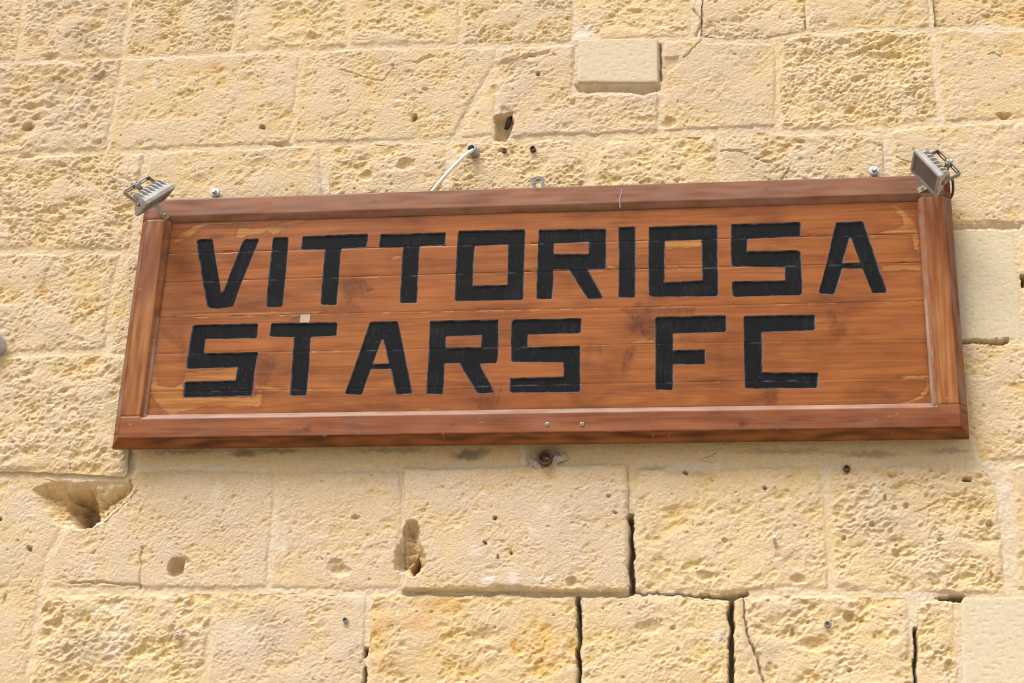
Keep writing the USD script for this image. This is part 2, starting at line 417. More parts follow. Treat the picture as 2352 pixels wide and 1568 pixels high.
usdkit.material(stage, "/World/Looks/lamp_glass", {
    "f": ("fresnel", {"IOR": 1.5}), "t": ("transparent_bsdf", {"color": (0.80, 0.78, 0.75)}), "g": ("glossy_bsdf", {"roughness": 0.12, "color": (0.9, 0.9, 0.9)}), "fa": ("math", {"math_type": "add", "value2": 0.08, "use_clamp": True}), "m": ("mix_closure", {}), "d": ("diffuse_bsdf", {"color": (0.22, 0.20, 0.18)}), "m2": ("mix_closure", {"fac": 0.3})},
    [("f.fac", "fa.value1"), ("fa.value", "m.fac"), ("t.BSDF", "m.closure1"), ("g.BSDF", "m.closure2"), ("m.closure", "m2.closure1"), ("d.BSDF", "m2.closure2")], surface="m2.closure")

# ------------------------------------------------------------------ the street, the wall
gr = obj("street", trimesh.creation.box([80, 80, 0.3]), "paving")
stage.GetPrimAtPath("/World/street").SetCustomDataByKey("kind", "structure")
UsdGeom.Xformable(gr).AddTranslateOp().Set((0, -20, -0.15))

wall = thing("stone_wall", "rough weathered wall of honey-coloured limestone blocks behind the wooden sign", "wall")

corners = [at(a, b)[[0, 2]] for a, b in ((0, 0), (2352, 0), (0, 1568), (2352, 1568))]
cx_ = [c[0] for c in corners]; cz_ = [c[1] for c in corners]
X0, X1, Z0, Z1 = min(cx_) - 0.06, max(cx_) + 0.06, min(cz_) - 0.06, max(cz_) + 0.06
RECT = box(X0, Z0, X1, Z1)

# name: (outline in the photograph's pixels along the joints' middles, roughness, millimetres proud, slant of the tooling in degrees, material, shrink in mm)
J1 = [(0, 143), (37, 141), (160, 137), (283, 131), (333, 130), (533, 120), (670, 116), (797, 107), (930, 104), (1057, 103), (1141, 103), (1320, 97)]
J2 = [(0, 355), (67, 354), (150, 351), (247, 347), (333, 346), (433, 339), (517, 337), (600, 335), (667, 328)]
B_ = -140
R_ = 2520
D_ = 1720
L_ = -160
S = [
    # top course
    ([(L_, B_), (57, B_), (57, 0), (48, 70), (37, 141), (0, 143), (L_, 147)], 0.8, 0, 8, "stone_warm"),
    ([(57, B_), (306, B_), (300, 0), (290, 70), (283, 131), (160, 137), (37, 141), (48, 70), (57, 0)], 0.85, 3, 12, "stone_pink"),
    ([(306, B_), (556, B_), (550, 0), (541, 60), (533, 120), (333, 130), (283, 131), (290, 70), (300, 0)], 0.9, 2, 14, "stone_warm"),
    ([(556, B_), (802, B_), (799, 0), (797, 107), (670, 116), (533, 120), (541, 60), (550, 0)], 0.9, 0, 14, "stone_yellow"),
    ([(802, B_), (1062, B_), (1059, 0), (1057, 103), (930, 104), (797, 107), (799, 0)], 0.8, 0, 10, "stone_yellow"),
    ([(1062, B_), (1323, B_), (1321, 0), (1319, 97), (1141, 103), (1057, 103), (1059, 0)], 0.85, 0, 16, "stone_warm"),
    ([(1323, B_), (1600, B_), (1592, 0), (1586, 84), (1540, 88), (1500, 86), (1390, 95), (1360, 78), (1322, 66), (1321, 0)], 0.8, -4, 10, "stone_yellow"),
    ([(1612, B_), (1858, B_), (1855, 0), (1856, 72), (1808, 82), (1760, 93), (1701, 93), (1640, 92), (1603, 84), (1606, 0)], 0.75, -9, 8, "stone_yellow"),
    ([(1858, B_), (2138, B_), (2135, 0), (2140, 66), (2068, 66), (1985, 63), (1935, 69), (1856, 72), (1855, 0)], 0.7, 0, 22, "stone_warm"),
    ([(2138, B_), (R_, B_), (R_, 64), (2351, 64), (2260, 60), (2155, 65), (2141, 66), (2135, 0)], 0.8, -16, 10, "stone_gold"),
    # second course
    ([(L_, 147), *J1[:4], (275, 180), (266, 240), (252, 300), (247, 347), (150, 351), (67, 354), (0, 357), (L_, 360)], 1.05, 3, 18, "stone_pink"),
    ([*J1[3:6], (670, 116), (690, 128), (686, 180), (678, 250), (670, 310), (667, 328), (600, 335), (517, 337), (433, 339), (333, 346), (247, 347), (252, 300), (266, 240), (275, 180)], 0.5, 2, 20, "stone_warm"),
    ([(690, 126), (797, 109), (930, 106), (1057, 105), (1141, 106), (1140, 145), (1118, 180), (1092, 222), (1066, 268), (1043, 312), (984, 321), (867, 325), (784, 328), (667, 328), (670, 310), (678, 250), (686, 180)], 0.5, 2, 24, "stone_warm"),
    ([(1140, 160), (1139, 230), (1138, 300), (1137, 313), (1084, 316), (1048, 318), (1070, 272), (1097, 222), (1120, 185)], 0.45, 0, 15, "stone_yellow"),
    ([(1144, 107), (1322, 97), (1322, 150), (1319, 190), (1316, 208), (1330, 212), (1420, 210), (1470, 214), (1515, 205), (1516, 250), (1514, 304), (1484, 306), (1401, 309), (1351, 313), (1267, 312), (1184, 320), (1166, 322), (1169, 293), (1177, 277), (1178, 262), (1168, 258), (1158, 252), (1156, 265), (1139, 268), (1141, 200)], 0.55, 5, 14, "stone_pink"),
    ([(1331, 94), (1420, 91), (1510, 90), (1511, 190), (1420, 190), (1326, 189)], 0.05, 6, 0, "stone_sawn", 0.5),
    ([(1522, 92), (1568, 88), (1640, 93), (1701, 94), (1760, 95), (1783, 96), (1785, 180), (1783, 290), (1768, 293), (1668, 296), (1568, 300), (1518, 306), (1519, 190)], 0.35, 4, 30, "stone_warm"),
    ([(1788, 94), (1808, 83), (1858, 74), (1935, 70), (1985, 65), (2068, 67), (2139, 72), (2146, 143), (2150, 200), (2160, 268), (2118, 281), (2028, 293), (1918, 298), (1801, 301), (1788, 290), (1787, 180)], 1.0, 0, 22, "stone_yellow"),
    ([(2147, 72), (2157, 65), (2200, 62), (2260, 66), (2351, 66), (R_, 66), (R_, 270), (2351, 273), (2240, 278), (2168, 279), (2160, 240), (2152, 150)], 0.35, 4, 12, "stone_warm"),
    # third course, partly behind the sign
    ([(L_, 360), (0, 357), (67, 354), (150, 351), (247, 347), (335, 348), (328, 385), (318, 430), (310, 500), (300, 574), (150, 577), (0, 577), (L_, 578)], 1.0, 3, 16, "stone_warm"),
    ([(343, 352), (370, 348), (433, 341), (517, 339), (600, 337), (667, 331), (733, 332), (738, 365), (743, 427), (743, 540), (310, 540), (322, 440), (334, 390)], 0.5, 3, 18, "stone_warm"),
    ([(755, 332), (784, 330), (867, 327), (984, 324), (1020, 324), (1030, 340), (1026, 390), (1018, 440), (1018, 540), (752, 540), (750, 400)], 0.8, -3, 14, "stone_yellow"),
    ([(1036, 330), (1044, 322), (1084, 320), (1150, 326), (1184, 323), (1267, 316), (1318, 317), (1330, 330), (1346, 372), (1350, 420), (1350, 540), (1024, 540), (1028, 400)], 0.85, 0, 20, "stone_yellow"),
    ([(1372, 336), (1401, 322), (1484, 312), (1564, 310), (1652, 306), (1650, 367), (1654, 412), (1654, 540), (1362, 540), (1361, 400)], 0.85, -2, 18, "stone_yellow"),
    ([(1658, 306), (1768, 298), (1801, 305), (1918, 301), (2028, 297), (2033, 330), (2036, 397), (2036, 540), (1658, 540), (1656, 400)], 0.75, 0, 14, "stone_warm"),
    ([(2045, 300), (2060, 296), (2118, 285), (2175, 283), (2351, 275), (R_, 272), (R_, 513), (2352, 515), (2260, 514), (2150, 516), (2050, 520), (2043, 400)], 0.45, 5, 16, "stone_warm"),
    # left of the sign
    ([(L_, 578), (0, 577), (150, 578), (285, 578), (272, 600), (260, 660), (250, 720), (243, 803), (150, 808), (0, 815), (L_, 818)], 0.85, 2, 30, "stone_warm"),
    ([(300, 580), (420, 580), (420, 815), (248, 814), (253, 720), (263, 660), (276, 612)], 0.35, 1, 40, "stone_warm"),
    ([(L_, 820), (0, 817), (150, 812), (242, 810), (420, 818), (420, 985), (300, 1000), (299, 1040), (296, 1088), (287, 1098), (200, 1092), (100, 1088), (0, 1086), (L_, 1085)], 1.0, 10, 24, "stone_warm"),
    # right of the sign
    ([(2060, 524), (2190, 523), (2331, 526), (2334, 600), (2340, 656), (2345, 720), (2350, 779), (2200, 778), (2060, 780)], 0.06, -2, 0, "stone_sawn", 1.0),
    ([(2351, 524), (R_, 522), (R_, 784), (2362, 784), (2354, 690), (2345, 600)], 0.7, 0, 10, "stone_gold"),
    ([(2060, 786), (2210, 784), (2351, 784), (R_, 786), (R_, 1040), (2345, 1056), (2252, 1064), (2240, 1030), (2228, 1000), (2100, 990)], 0.5, 6, 18, "stone_warm"),
    # thin course under the sign
    ([(312, 975), (900, 972), (1190, 968), (1203, 1066), (1031, 1074), (784, 1074), (633, 1077), (467, 1072), (313, 1074)], 0.16, -3, 0, "stone_yellow"),
    ([(1204, 985), (1221, 985), (1224, 1036), (1215, 1062), (1206, 1058)], 0.2, -4, 0, "stone_yellow"),
    ([(1288, 980), (1650, 975), (1652, 1064), (1600, 1067), (1434, 1064), (1292, 1062)], 0.16, -3, 0, "stone_yellow"),
    ([(1656, 975), (2200, 975), (2232, 1010), (2246, 1060), (2190, 1062), (2102, 1058), (1885, 1060), (1668, 1066)], 0.18, -3, 0, "stone_yellow"),
    # fifth course
    ([(L_, 1090), (0, 1090), (100, 1094), (150, 1100), (156, 1170), (140, 1215), (125, 1247), (110, 1275), (90, 1379), (76, 1470), (60, 1568), (40, D_), (L_, D_)], 0.4, 0, 34, "stone_warm"),
    ([(156, 1100), (200, 1098), (287, 1102), (318, 1078), (467, 1076), (633, 1082), (631, 1162), (619, 1278), (615, 1352), (490, 1354), (320, 1353), (160, 1352), (107, 1354), (113, 1290), (128, 1247), (158, 1200)], 0.36, 2, 26, "stone_pink"),
    ([(637, 1083), (784, 1079), (922, 1078), (926, 1145), (926, 1192), (921, 1278), (922, 1356), (784, 1358), (700, 1355), (618, 1353), (622, 1278), (634, 1162)], 0.42, 2, 24, "stone_pink"),
    ([(926, 1077), (1031, 1077), (1215, 1072), (1300, 1069), (1440, 1066), (1444, 1178), (1446, 1361), (1300, 1362), (1150, 1358), (1000, 1358), (924, 1358), (924, 1278), (929, 1192), (929, 1145)], 0.34, 9, 20, "stone_pink", 1.5),
    ([(1456, 1072), (1590, 1078), (1668, 1074), (1780, 1066), (1885, 1064), (1894, 1112), (1900, 1212), (1907, 1347), (1900, 1356), (1800, 1352), (1701, 1360), (1635, 1368), (1568, 1362), (1455, 1360), (1456, 1200)], 0.75, 2, 30, "stone_yellow", 2.0),
    ([(1912, 1076), (1960, 1070), (2102, 1066), (2200, 1070), (2262, 1076), (2276, 1090), (2292, 1128), (2303, 1228), (2312, 1345), (2287, 1367), (2180, 1364), (2068, 1362), (1990, 1358), (1913, 1354), (1906, 1212), (1902, 1112)], 0.95, 2, 24, "stone_yellow", 2.0),
    ([(2316, 1070), (2351, 1058), (R_, 1042), (R_, 1362), (2352, 1360), (2334, 1350), (2327, 1212), (2322, 1130)], 0.5, 4, 14, "stone_warm"),
    # lowest course
    ([(93, 1384), (107, 1358), (160, 1362), (320, 1358), (490, 1358), (490, 1412), (477, 1495), (466, 1568), (450, D_), (44, D_), (63, 1568), (78, 1470)], 1.1, 2, 28, "stone_yellow"),
    ([(496, 1358), (618, 1357), (784, 1361), (846, 1362), (843, 1478), (839, 1568), (832, D_), (452, D_), (468, 1568), (480, 1495), (492, 1412)], 0.45, 1, 20, "stone_pink"),
    ([(850, 1360), (1000, 1362), (1150, 1364), (1325, 1367), (1327, 1445), (1330, 1512), (1328, 1568), (1326, D_), (838, D_), (841, 1568), (845, 1478)], 0.75, 0, 30, "stone_gold", 1.2),
    ([(1335, 1367), (1440, 1366), (1568, 1368), (1673, 1378), (1674, 1450), (1676, 1545), (1676, D_), (1332, D_), (1333, 1568), (1333, 1480)], 0.6, 0, 30, "stone_yellow", 1.0),
    ([(1684, 1372), (1703, 1365), (1710, 1445), (1726, 1489), (1751, 1568), (1760, D_), (1684, D_), (1684, 1568), (1682, 1450)], 0.5, 3, 60, "stone_yellow", 0.6),
    ([(1707, 1365), (1800, 1364), (1901, 1363), (2000, 1366), (2086, 1368), (2092, 1450), (2096, 1500), (2100, 1568), (2104, D_), (1764, D_), (1754, 1568), (1729, 1487), (1714, 1443)], 0.85, 2, 24, "stone_yellow", 1.5),
    ([(2104, 1378), (2160, 1374), (2196, 1380), (2199, 1450), (2203, 1568), (2205, D_), (2110, D_), (2106, 1568), (2101, 1450)], 0.7, 0, 30, "stone_yellow", 2.0),
    ([(2207, 1374), (2351, 1372), (R_, 1372), (R_, D_), (2214, D_), (2211, 1568), (2208, 1450)], 0.05, 8, 0, "stone_sawn", 0.8),
]

# hollows: px, py, half width, half height (pixels), depth (mm), sharpness
PITS = [(405, 1302, 21, 20, 26, 3), (783, 1312, 24, 13, 10, 2), (770, 1300, 22, 16, 7, 2), (931, 377, 24, 19, 13, 2), (841, 403, 19, 16, 11, 2), (977, 205, 9, 6, 9, 2), (952, 270, 7, 9, 20, 3),
        (1236, 172, 5, 5, 18, 3), (1136, 203, 12, 11, 4, 3), (1314, 237, 9, 10, 7, 2), (1537, 283, 20, 15, 12, 2), (603, 292, 8, 6, 24, 3), (143, 187, 10, 9, 9, 2), (63, 290, 16, 11, 13, 2), (70, 245, 24, 12, 12, 2),
        (2306, 265, 19, 8, 16, 2), (1841, 325, 11, 6, 9, 2), (1761, 370, 15, 4, 14, 2), (1573, 1087, 6, 6, 14, 3), (1757, 1121, 5, 5, 16, 3), (2220, 1101, 10, 6, 22, 3), (1939, 1237, 6, 7, 9, 3),
        (2033, 1145, 6, 8, 8, 2), (2081, 1163, 6, 6, 9, 3), (2053, 1167, 8, 8, 6, 2), (2275, 1205, 9, 9, 10, 3), (2281, 1322, 6, 7, 7, 3), (1951, 1417, 12, 11, 14, 3), (1820, 1455, 7, 13, 11, 2), (1951, 1542, 5, 5, 9, 3),
        (1139, 1193, 5, 5, 26, 3), (1117, 1248, 6, 4, 20, 3), (1176, 1273, 3.4, 3.4, 14, 3), (1146, 1283, 3.4, 3.4, 9, 3), (1414, 1180, 6, 5, 9, 2), (817, 1188, 13, 5, 9, 2), (1311, 1338, 14, 12, 10, 2),
        (69, 1258, 8, 6, 15, 3), (0, 1192, 5, 5, 18, 3), (10, 1375, 5, 13, 7, 2), (130, 1432, 17, 13, 13, 2), (112, 240, 40, 10, 9, 2), (335, 1497, 24, 14, 8, 2), (1740, 365, 9, 3, 10, 3),
        (62, 360, 30, 8, 8, 2), (1400, 1140, 5, 4, 8, 3), (2003, 1205, 9, 7, 9, 2), (2160, 1240, 8, 6, 8, 3), (1665, 1240, 10, 7, 8, 2), (1832, 1330, 18, 10, 9, 2), (1618, 1322, 20, 12, 9, 2),
        (2140, 1080, 8, 4, 9, 2), (1935, 97, 20, 9, 8, 2), (2030, 130, 60, 12, 8, 1.5), (420, 1290, 16, 12, 8, 2), (116, 130, 30, 12, 8, 2), (645, 330, 36, 6, 9, 2), (600, 640, 5, 5, 6, 3), (720, 85, 26, 10, 8, 2),
        (1165, 1355, 90, 8, 6, 1.5), (2060, 1270, 10, 10, 8, 2), (1870, 1480, 40, 14, 9, 2), (1110, 1460, 30, 16, 8, 2), (1490, 1440, 30, 16, 8, 2), (2185, 1540, 12, 20, 8, 2)]
# broken places: outline (pixels), depth (mm), width of the slope (mm)
HOLES = [([(70, 1122), (100, 1108), (150, 1104), (285, 1103), (308, 1116), (296, 1148), (258, 1184), (226, 1207), (190, 1217), (150, 1213), (118, 1196), (92, 1160)], 60, 36),
         ([(144, 1122), (205, 1118), (213, 1150), (222, 1192), (210, 1212), (176, 1211), (158, 1196), (146, 1160)], 95, 20),
         ([(212, 1112), (290, 1106), (284, 1122), (240, 1150), (216, 1160)], -14, 7),
         ([(228, 1160), (300, 1118), (292, 1150), (250, 1182), (226, 1196)], -8, 6),
         ([(932, 1194), (957, 1196), (967, 1223), (969, 1259), (979, 1276), (981, 1304), (966, 1319), (953, 1327), (937, 1321), (919, 1316), (905, 1308), (902, 1288), (911, 1265), (921, 1237), (925, 1210)], 46, 12),
         ([(955, 1274), (965, 1291), (962, 1305), (951, 1319), (941, 1312), (938, 1300), (946, 1289)], 60, 4),
         ([(1136, 262), (1180, 258), (1180, 278), (1166, 325), (1136, 325)], 38, 2),
         ([(1320, 192), (1516, 192), (1516, 208), (1480, 216), (1400, 208), (1330, 212)], 20, 5),
         ([(1513, 100), (1519, 100), (1520, 184), (1513, 188)], 24, 2),
         ([(1524, 132), (1562, 128), (1566, 145), (1545, 162), (1530, 178), (1524, 160)], 7, 5),
         ([(1140, 142), (1200, 128), (1262, 116), (1262, 125), (1205, 140), (1142, 152)], 8, 5),
         ([(920, 140), (960, 140), (985, 122), (1000, 128), (962, 146), (935, 142)], 7, 3),
         ([(1940, 128), (2010, 100), (2060, 84), (2066, 90), (2015, 112), (1950, 140)], 9, 5),
         ([(2186, 778), (2320, 778), (2320, 788), (2186, 790)], 28, 2),
         ([(2186, 514), (2345, 514), (2345, 526), (2186, 526)], 10, 3),
         ([(2344, 630), (2353, 630), (2356, 656), (2348, 660)], 60, 2),
         ([(1444, 1180), (1456, 1180), (1458, 1366), (1444, 1366)], 70, 1.5),
         ([(1325, 1368), (1335, 1368), (1335, 1420), (1334, D_), (1326, D_)], 75, 2),
         ([(1674, 1378), (1686, 1374), (1686, D_), (1674, D_)], 75, 1.5),
         ([(1455, 1361), (1560, 1362), (1635, 1367), (1690, 1361), (1690, 1376), (1640, 1375), (1560, 1367), (1455, 1365)], 35, 2),
         ([(1690, 1360), (1720, 1358), (1720, 1366), (1690, 1372)], 30, 1.5),
         ([(1708, 1366), (1717, 1443), (1732, 1487), (1757, 1568), (1768, D_), (1762, D_), (1752, 1568), (1726, 1489), (1711, 1445), (1706, 1366)], 22, 2),
         ([(2097, 1440), (2104, 1440), (2110, D_), (2100, D_)], 60, 1.5),
         ([(2170, 1366), (2215, 1366), (2208, 1382), (2190, 1384), (2150, 1372)], 55, 2),
         ([(838, 1485), (846, 1485), (842, 1512), (836, 1512)], 45, 1.5),
         ([(834, 1530), (842, 1530), (840, 1568), (832, 1568)], 35, 1.5),
         ([(924, 1354), (1446, 1360), (1446, 1372), (924, 1366)], 10, 2)]
# cracks: polyline (pixels), half width (pixels), depth (mm)
CRACKS = [([(325, 1258), (323, 1300), (321, 1352)], 2, 5), ([(1150, 150), (1200, 140), (1222, 128)], 2, 8), ([(235, 1185), (270, 1150), (296, 1122), (297, 1100)], 2.5, 8), ([(245, 1198), (285, 1160), (312, 1128)], 2, 6),
          ([(1640, 1060), (1610, 1056), (1640, 1040)], 1.5, 4), ([(2060, 360), (2085, 372), (2100, 368)], 1.5, 5), ([(1655, 345), (1690, 346), (1720, 352)], 2, 6), ([(1795, 412), (1805, 395), (1812, 385)], 2, 6),
          ([(780, 160), (830, 175), (880, 185), (905, 150)], 1.5, 4), ([(1570, 132), (1590, 112), (1610, 92)], 2, 6), ([(2270, 125), (2285, 120), (2300, 130)], 2, 5), ([(2100, 1178), (2160, 1150)], 1.5, 3),
          ([(290, 1148), (268, 1176), (244, 1198)], 2, 7), ([(160, 1340), (200, 1336), (320, 1346)], 3, 6), ([(1592, 20), (1610, 45), (1600, 84)], 3, 8)]
pits = [(at(a, b)[[0, 2]], w * 0.00104, h * 0.00112, d / 1000, s) for a, b, w, h, d, s in PITS]


def shape_field(px, w=None):
    g = Polygon(xz(px)).buffer(0)
    ext = dens(g.exterior.coords, 0.002)
    return g, cKDTree(ext), g.bounds


holes = [(*shape_field(p), d / 1000, w / 1000) for p, d, w in HOLES]
cracks = [(cKDTree(dens(xz(p), 0.001)), LineString(xz(p)).buffer(0.02).bounds, w * 0.00104, d / 1000) for p, w, d in CRACKS]


def carve(x, z):
    """How much deeper the broken places make the wall at (x, z)."""
    out = np.zeros_like(x)
    xw = x + 0.004 * gn(x / 0.035, z / 0.035, 60) + 0.0026 * gn(x / 0.013, z / 0.013, 61) + 0.0012 * gn(x / 0.005, z / 0.005, 62)
    zw = z + 0.004 * gn(x / 0.035, z / 0.035, 65) + 0.0026 * gn(x / 0.013, z / 0.013, 63) + 0.0012 * gn(x / 0.005, z / 0.005, 64)
    for c, w, h, d, s in pits:
        k = np.flatnonzero((np.abs(x - c[0]) < 1.5 * w + 0.004) & (np.abs(z - c[1]) < 1.5 * h + 0.004))
        if len(k):
            r = np.sqrt(((xw[k] - c[0]) / w) ** 2 + ((zw[k] - c[1]) / h) ** 2)
            out[k] += d * np.clip(1 - r**s, 0, 1) ** (0.7 if s >= 3 else 1.0)
    for g, tree, bb, d, w in holes:
        k = np.flatnonzero((x > bb[0] - 0.004) & (x < bb[2] + 0.004) & (z > bb[1] - 0.004) & (z < bb[3] + 0.004))
        if len(k):
            inside = shapely.contains_xy(g, xw[k], zw[k])
            dist = tree.query(np.stack([xw[k], zw[k]], 1))[0]
            rough = 1 + (0.20 * gn(x[k] / 0.016, z[k] / 0.011, 67) + 0.12 * gn(x[k] / 0.006, z[k] / 0.005, 68) if d > 0.03 and w > 0.008 else 0)
            out[k] += np.where(inside, d * rough * (1 - np.exp(-dist / w)), 0)
    for tree, bb, w, d in cracks:
        k = np.flatnonzero((x > bb[0]) & (x < bb[2]) & (z > bb[1]) & (z < bb[3]))
        if len(k):
            out[k] += d * np.clip(1.3 - tree.query(np.stack([xw[k], zw[k]], 1))[0] / w, 0, 1)
    return out


def relief(x, z, A, ang, seed):
    """Height (m) of a weathered limestone face about 0."""
    c, s = math.cos(math.radians(ang)), math.sin(math.radians(ang))
    ps = 0.72 + 0.75 * ((seed * 7919) % 101) / 100
    wx = x + 0.006 * gn(x / 0.05, z / 0.05, seed) + 0.0024 * gn(x / 0.015, z / 0.015, seed + 1) + 0.0013 * gn(x / 0.006, z / 0.006, seed + 2)
    wz = z + 0.006 * gn(x / 0.05, z / 0.05, seed + 3) + 0.0024 * gn(x / 0.015, z / 0.015, seed + 4) + 0.0013 * gn(x / 0.006, z / 0.006, seed + 5)
    a, b = c * wx + s * wz, -s * wx + c * wz
    big = 0.0042 * A * fb(x / 0.12, z / 0.10, seed + 10, 3)
    m = 0.10 + 0.90 * sstep(0.60 + max(0, A - 0.8) + 1.05 * fb(x / 0.09, z / 0.08, seed + 20, 2))
    p1 = np.clip(1 - scallop(a / (0.040 * ps), b / (0.026 * ps), seed + 30, 0.55) / 0.34, 0, 1) ** 0.9
    p2 = np.clip(1 - scallop(a / (0.0205 * ps), b / (0.0135 * ps), seed + 40, 0.45) / 0.36, 0, 1) ** 0.85
    p3 = np.clip(1 - scallop(a / (0.0105 * ps), b / (0.0078 * ps), seed + 50, 0.45) / 0.42, 0, 1) ** 0.85
    pores, who = scallop(wx / 0.03, wz / 0.028, seed + 70, 0.0, True)
    pit = np.where(who > 0.86, -0.0045 * np.clip(1 - pores / (0.006 + 0.24 * (who - 0.86)), 0, 1) ** 1.1, 0)
    fine = 0.0012 * fb(a / 0.0075, b / 0.0055, seed + 60, 2, 0.7)
    low = A if A > 0.2 else 0.1 * A
    return big + A * (0.0022 + m * (-0.0064 * p1 - 0.0056 * p2)) - (0.25 + 0.75 * A if A > 0.2 else 0.1) * (0.35 + 0.75 * m) * (0.0032 * p3 - fine) + pit * min(1, 0.4 + A if A > 0.2 else 0.3) - (0.0012 * np.clip(1 - scallop(wx / 0.05, wz / 0.012, seed + 80, 0.0) / 0.035, 0, 1) if A < 0.1 else 0)


# stains with an outline of their own: px, py, half width, half height (pixels), strength
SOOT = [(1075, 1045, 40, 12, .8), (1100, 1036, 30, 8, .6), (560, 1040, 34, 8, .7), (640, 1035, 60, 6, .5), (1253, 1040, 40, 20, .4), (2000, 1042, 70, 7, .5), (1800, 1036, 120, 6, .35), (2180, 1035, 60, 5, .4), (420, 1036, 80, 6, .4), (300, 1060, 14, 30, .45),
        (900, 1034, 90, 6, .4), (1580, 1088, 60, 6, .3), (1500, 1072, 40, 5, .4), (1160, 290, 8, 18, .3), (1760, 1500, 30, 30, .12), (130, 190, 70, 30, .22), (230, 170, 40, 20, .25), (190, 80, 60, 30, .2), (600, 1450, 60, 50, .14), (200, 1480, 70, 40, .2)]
RUST = [(190, 1180, 34, 26, .55), (160, 1150, 30, 26, .4), (946, 1290, 20, 22, .5), (157, 28, 8, 5, .9), (290, 20, 4, 4, .7), (397, 98, 6, 4, .8), (1248, 60, 9, 6, .9), (1256, 72, 6, 5, .9), (1249, 12, 4, 5, .5), (869, 49, 6, 4, .8), (917, 84, 5, 4, .6), (1930, 212, 6, 4, .8), (1964, 160, 4, 4, .8), (2276, 1318, 6, 5, .9), (2240, 1106, 5, 3, .9),
        (1603, 1130, 3, 3, .8), (1780, 1252, 5, 6, .6), (441, 1368, 5, 7, .9), (1142, 312, 5, 10, .8), (605, 152, 6, 4, .5), (490, 155, 30, 20, .45), (620, 290, 30, 14, .4), (1180, 1480, 6, 12, .8), (960, 1430, 40, 20, .5), (880, 1440, 30, 30, .5), (1020, 1390, 60, 14, .45),
        (900, 1530, 40, 30, .45), (1270, 1092, 14, 14, .5), (2220, 1210, 4, 4, .7), (2155, 1222, 4, 4, .6), (108, 1336, 5, 4, .5), (2120, 1100, 5, 4, .5)]
PALE = [(1122, 1332, 16, 8, .9), (1178, 1330, 14, 20, .8), (1050, 1215, 14, 10, .5), (1096, 1265, 20, 14, .5), (1250, 1330, 30, 8, .6), (1110, 1136, 10, 6, .6), (1255, 1170, 11, 8, .8), (1222, 1220, 10, 8, .8), (1413, 1337, 8, 8, .7), (205, 1300, 18, 26, .35), (650, 1255, 16, 16, .5),
        (500, 1120, 14, 24, .4), (1345, 68, 26, 16, .8), (1330, 80, 16, 16, .8), (186, 248, 18, 9, .5), (355, 195, 10, 13, .6), (1006, 266, 14, 10, .7), (912, 230, 12, 8, .6), (2010, 1120, 7, 22, .8), (1958, 1137, 5, 7, .7), (1825, 360, 13, 10, .7), (2245, 305, 12, 8, .6),
        (2085, 250, 16, 14, .45), (1330, 200, 14, 10, .7), (818, 1378, 22, 12, .5), (560, 1460, 60, 40, .3), (1660, 1465, 24, 14, .6), (250, 1400, 60, 16, .4), (270, 1480, 40, 50, .35), (1840, 40, 30, 10, .3), (190, 430, 12, 9, .5), (240, 1195, 40, 10, .45), (60, 1180, 40, 30, .3)]
spots = [[(at(a, b)[[0, 2]], w * .00104, h * .00112, t) for a, b, w, h, t in L] for L in (SOOT, RUST, PALE)]


def stains(x, z):
    xw = x + 0.006 * gn(x / 0.02, z / 0.02, 81) + 0.003 * gn(x / 0.006, z / 0.006, 82)
    zw = z + 0.006 * gn(x / 0.02, z / 0.02, 83) + 0.003 * gn(x / 0.006, z / 0.006, 84)
    res = []
    for L in spots:
        out = np.zeros_like(x)
        for c, w, h, t in L:
            k = np.flatnonzero((np.abs(x - c[0]) < 2 * w + 0.012) & (np.abs(z - c[1]) < 2 * h + 0.012))
            if len(k):
                out[k] = np.maximum(out[k], (t if L is not spots[1] or w < 0.012 else 0.62 * t) * sstep(1.5 - 1.2 * np.sqrt(((xw[k] - c[0]) / w) ** 2 + ((zw[k] - c[1]) / h) ** 2)))
        res.append(out)
    return dict(zip(("soot", "rust", "pale"), res))


def edge_warp(p, seed, amp):
    """A joint line is not straight: the outline moved by noise."""
    def mv(r):
        c = dens(r.coords, 0.004)
        x, z = c[:, 0], c[:, 1]
        return np.stack([x + amp * (gn(x / 0.04, z / 0.04, seed) + 0.6 * gn(x / 0.011, z / 0.011, seed + 1)), z + amp * (gn(x / 0.04, z / 0.04, seed + 2) + 0.6 * gn(x / 0.011, z / 0.011, seed + 3))], 1)
    return Polygon(mv(p.exterior)).buffer(0)


def biggest(g):
    return max(getattr(g, "geoms", [g]), key=lambda q: q.area)


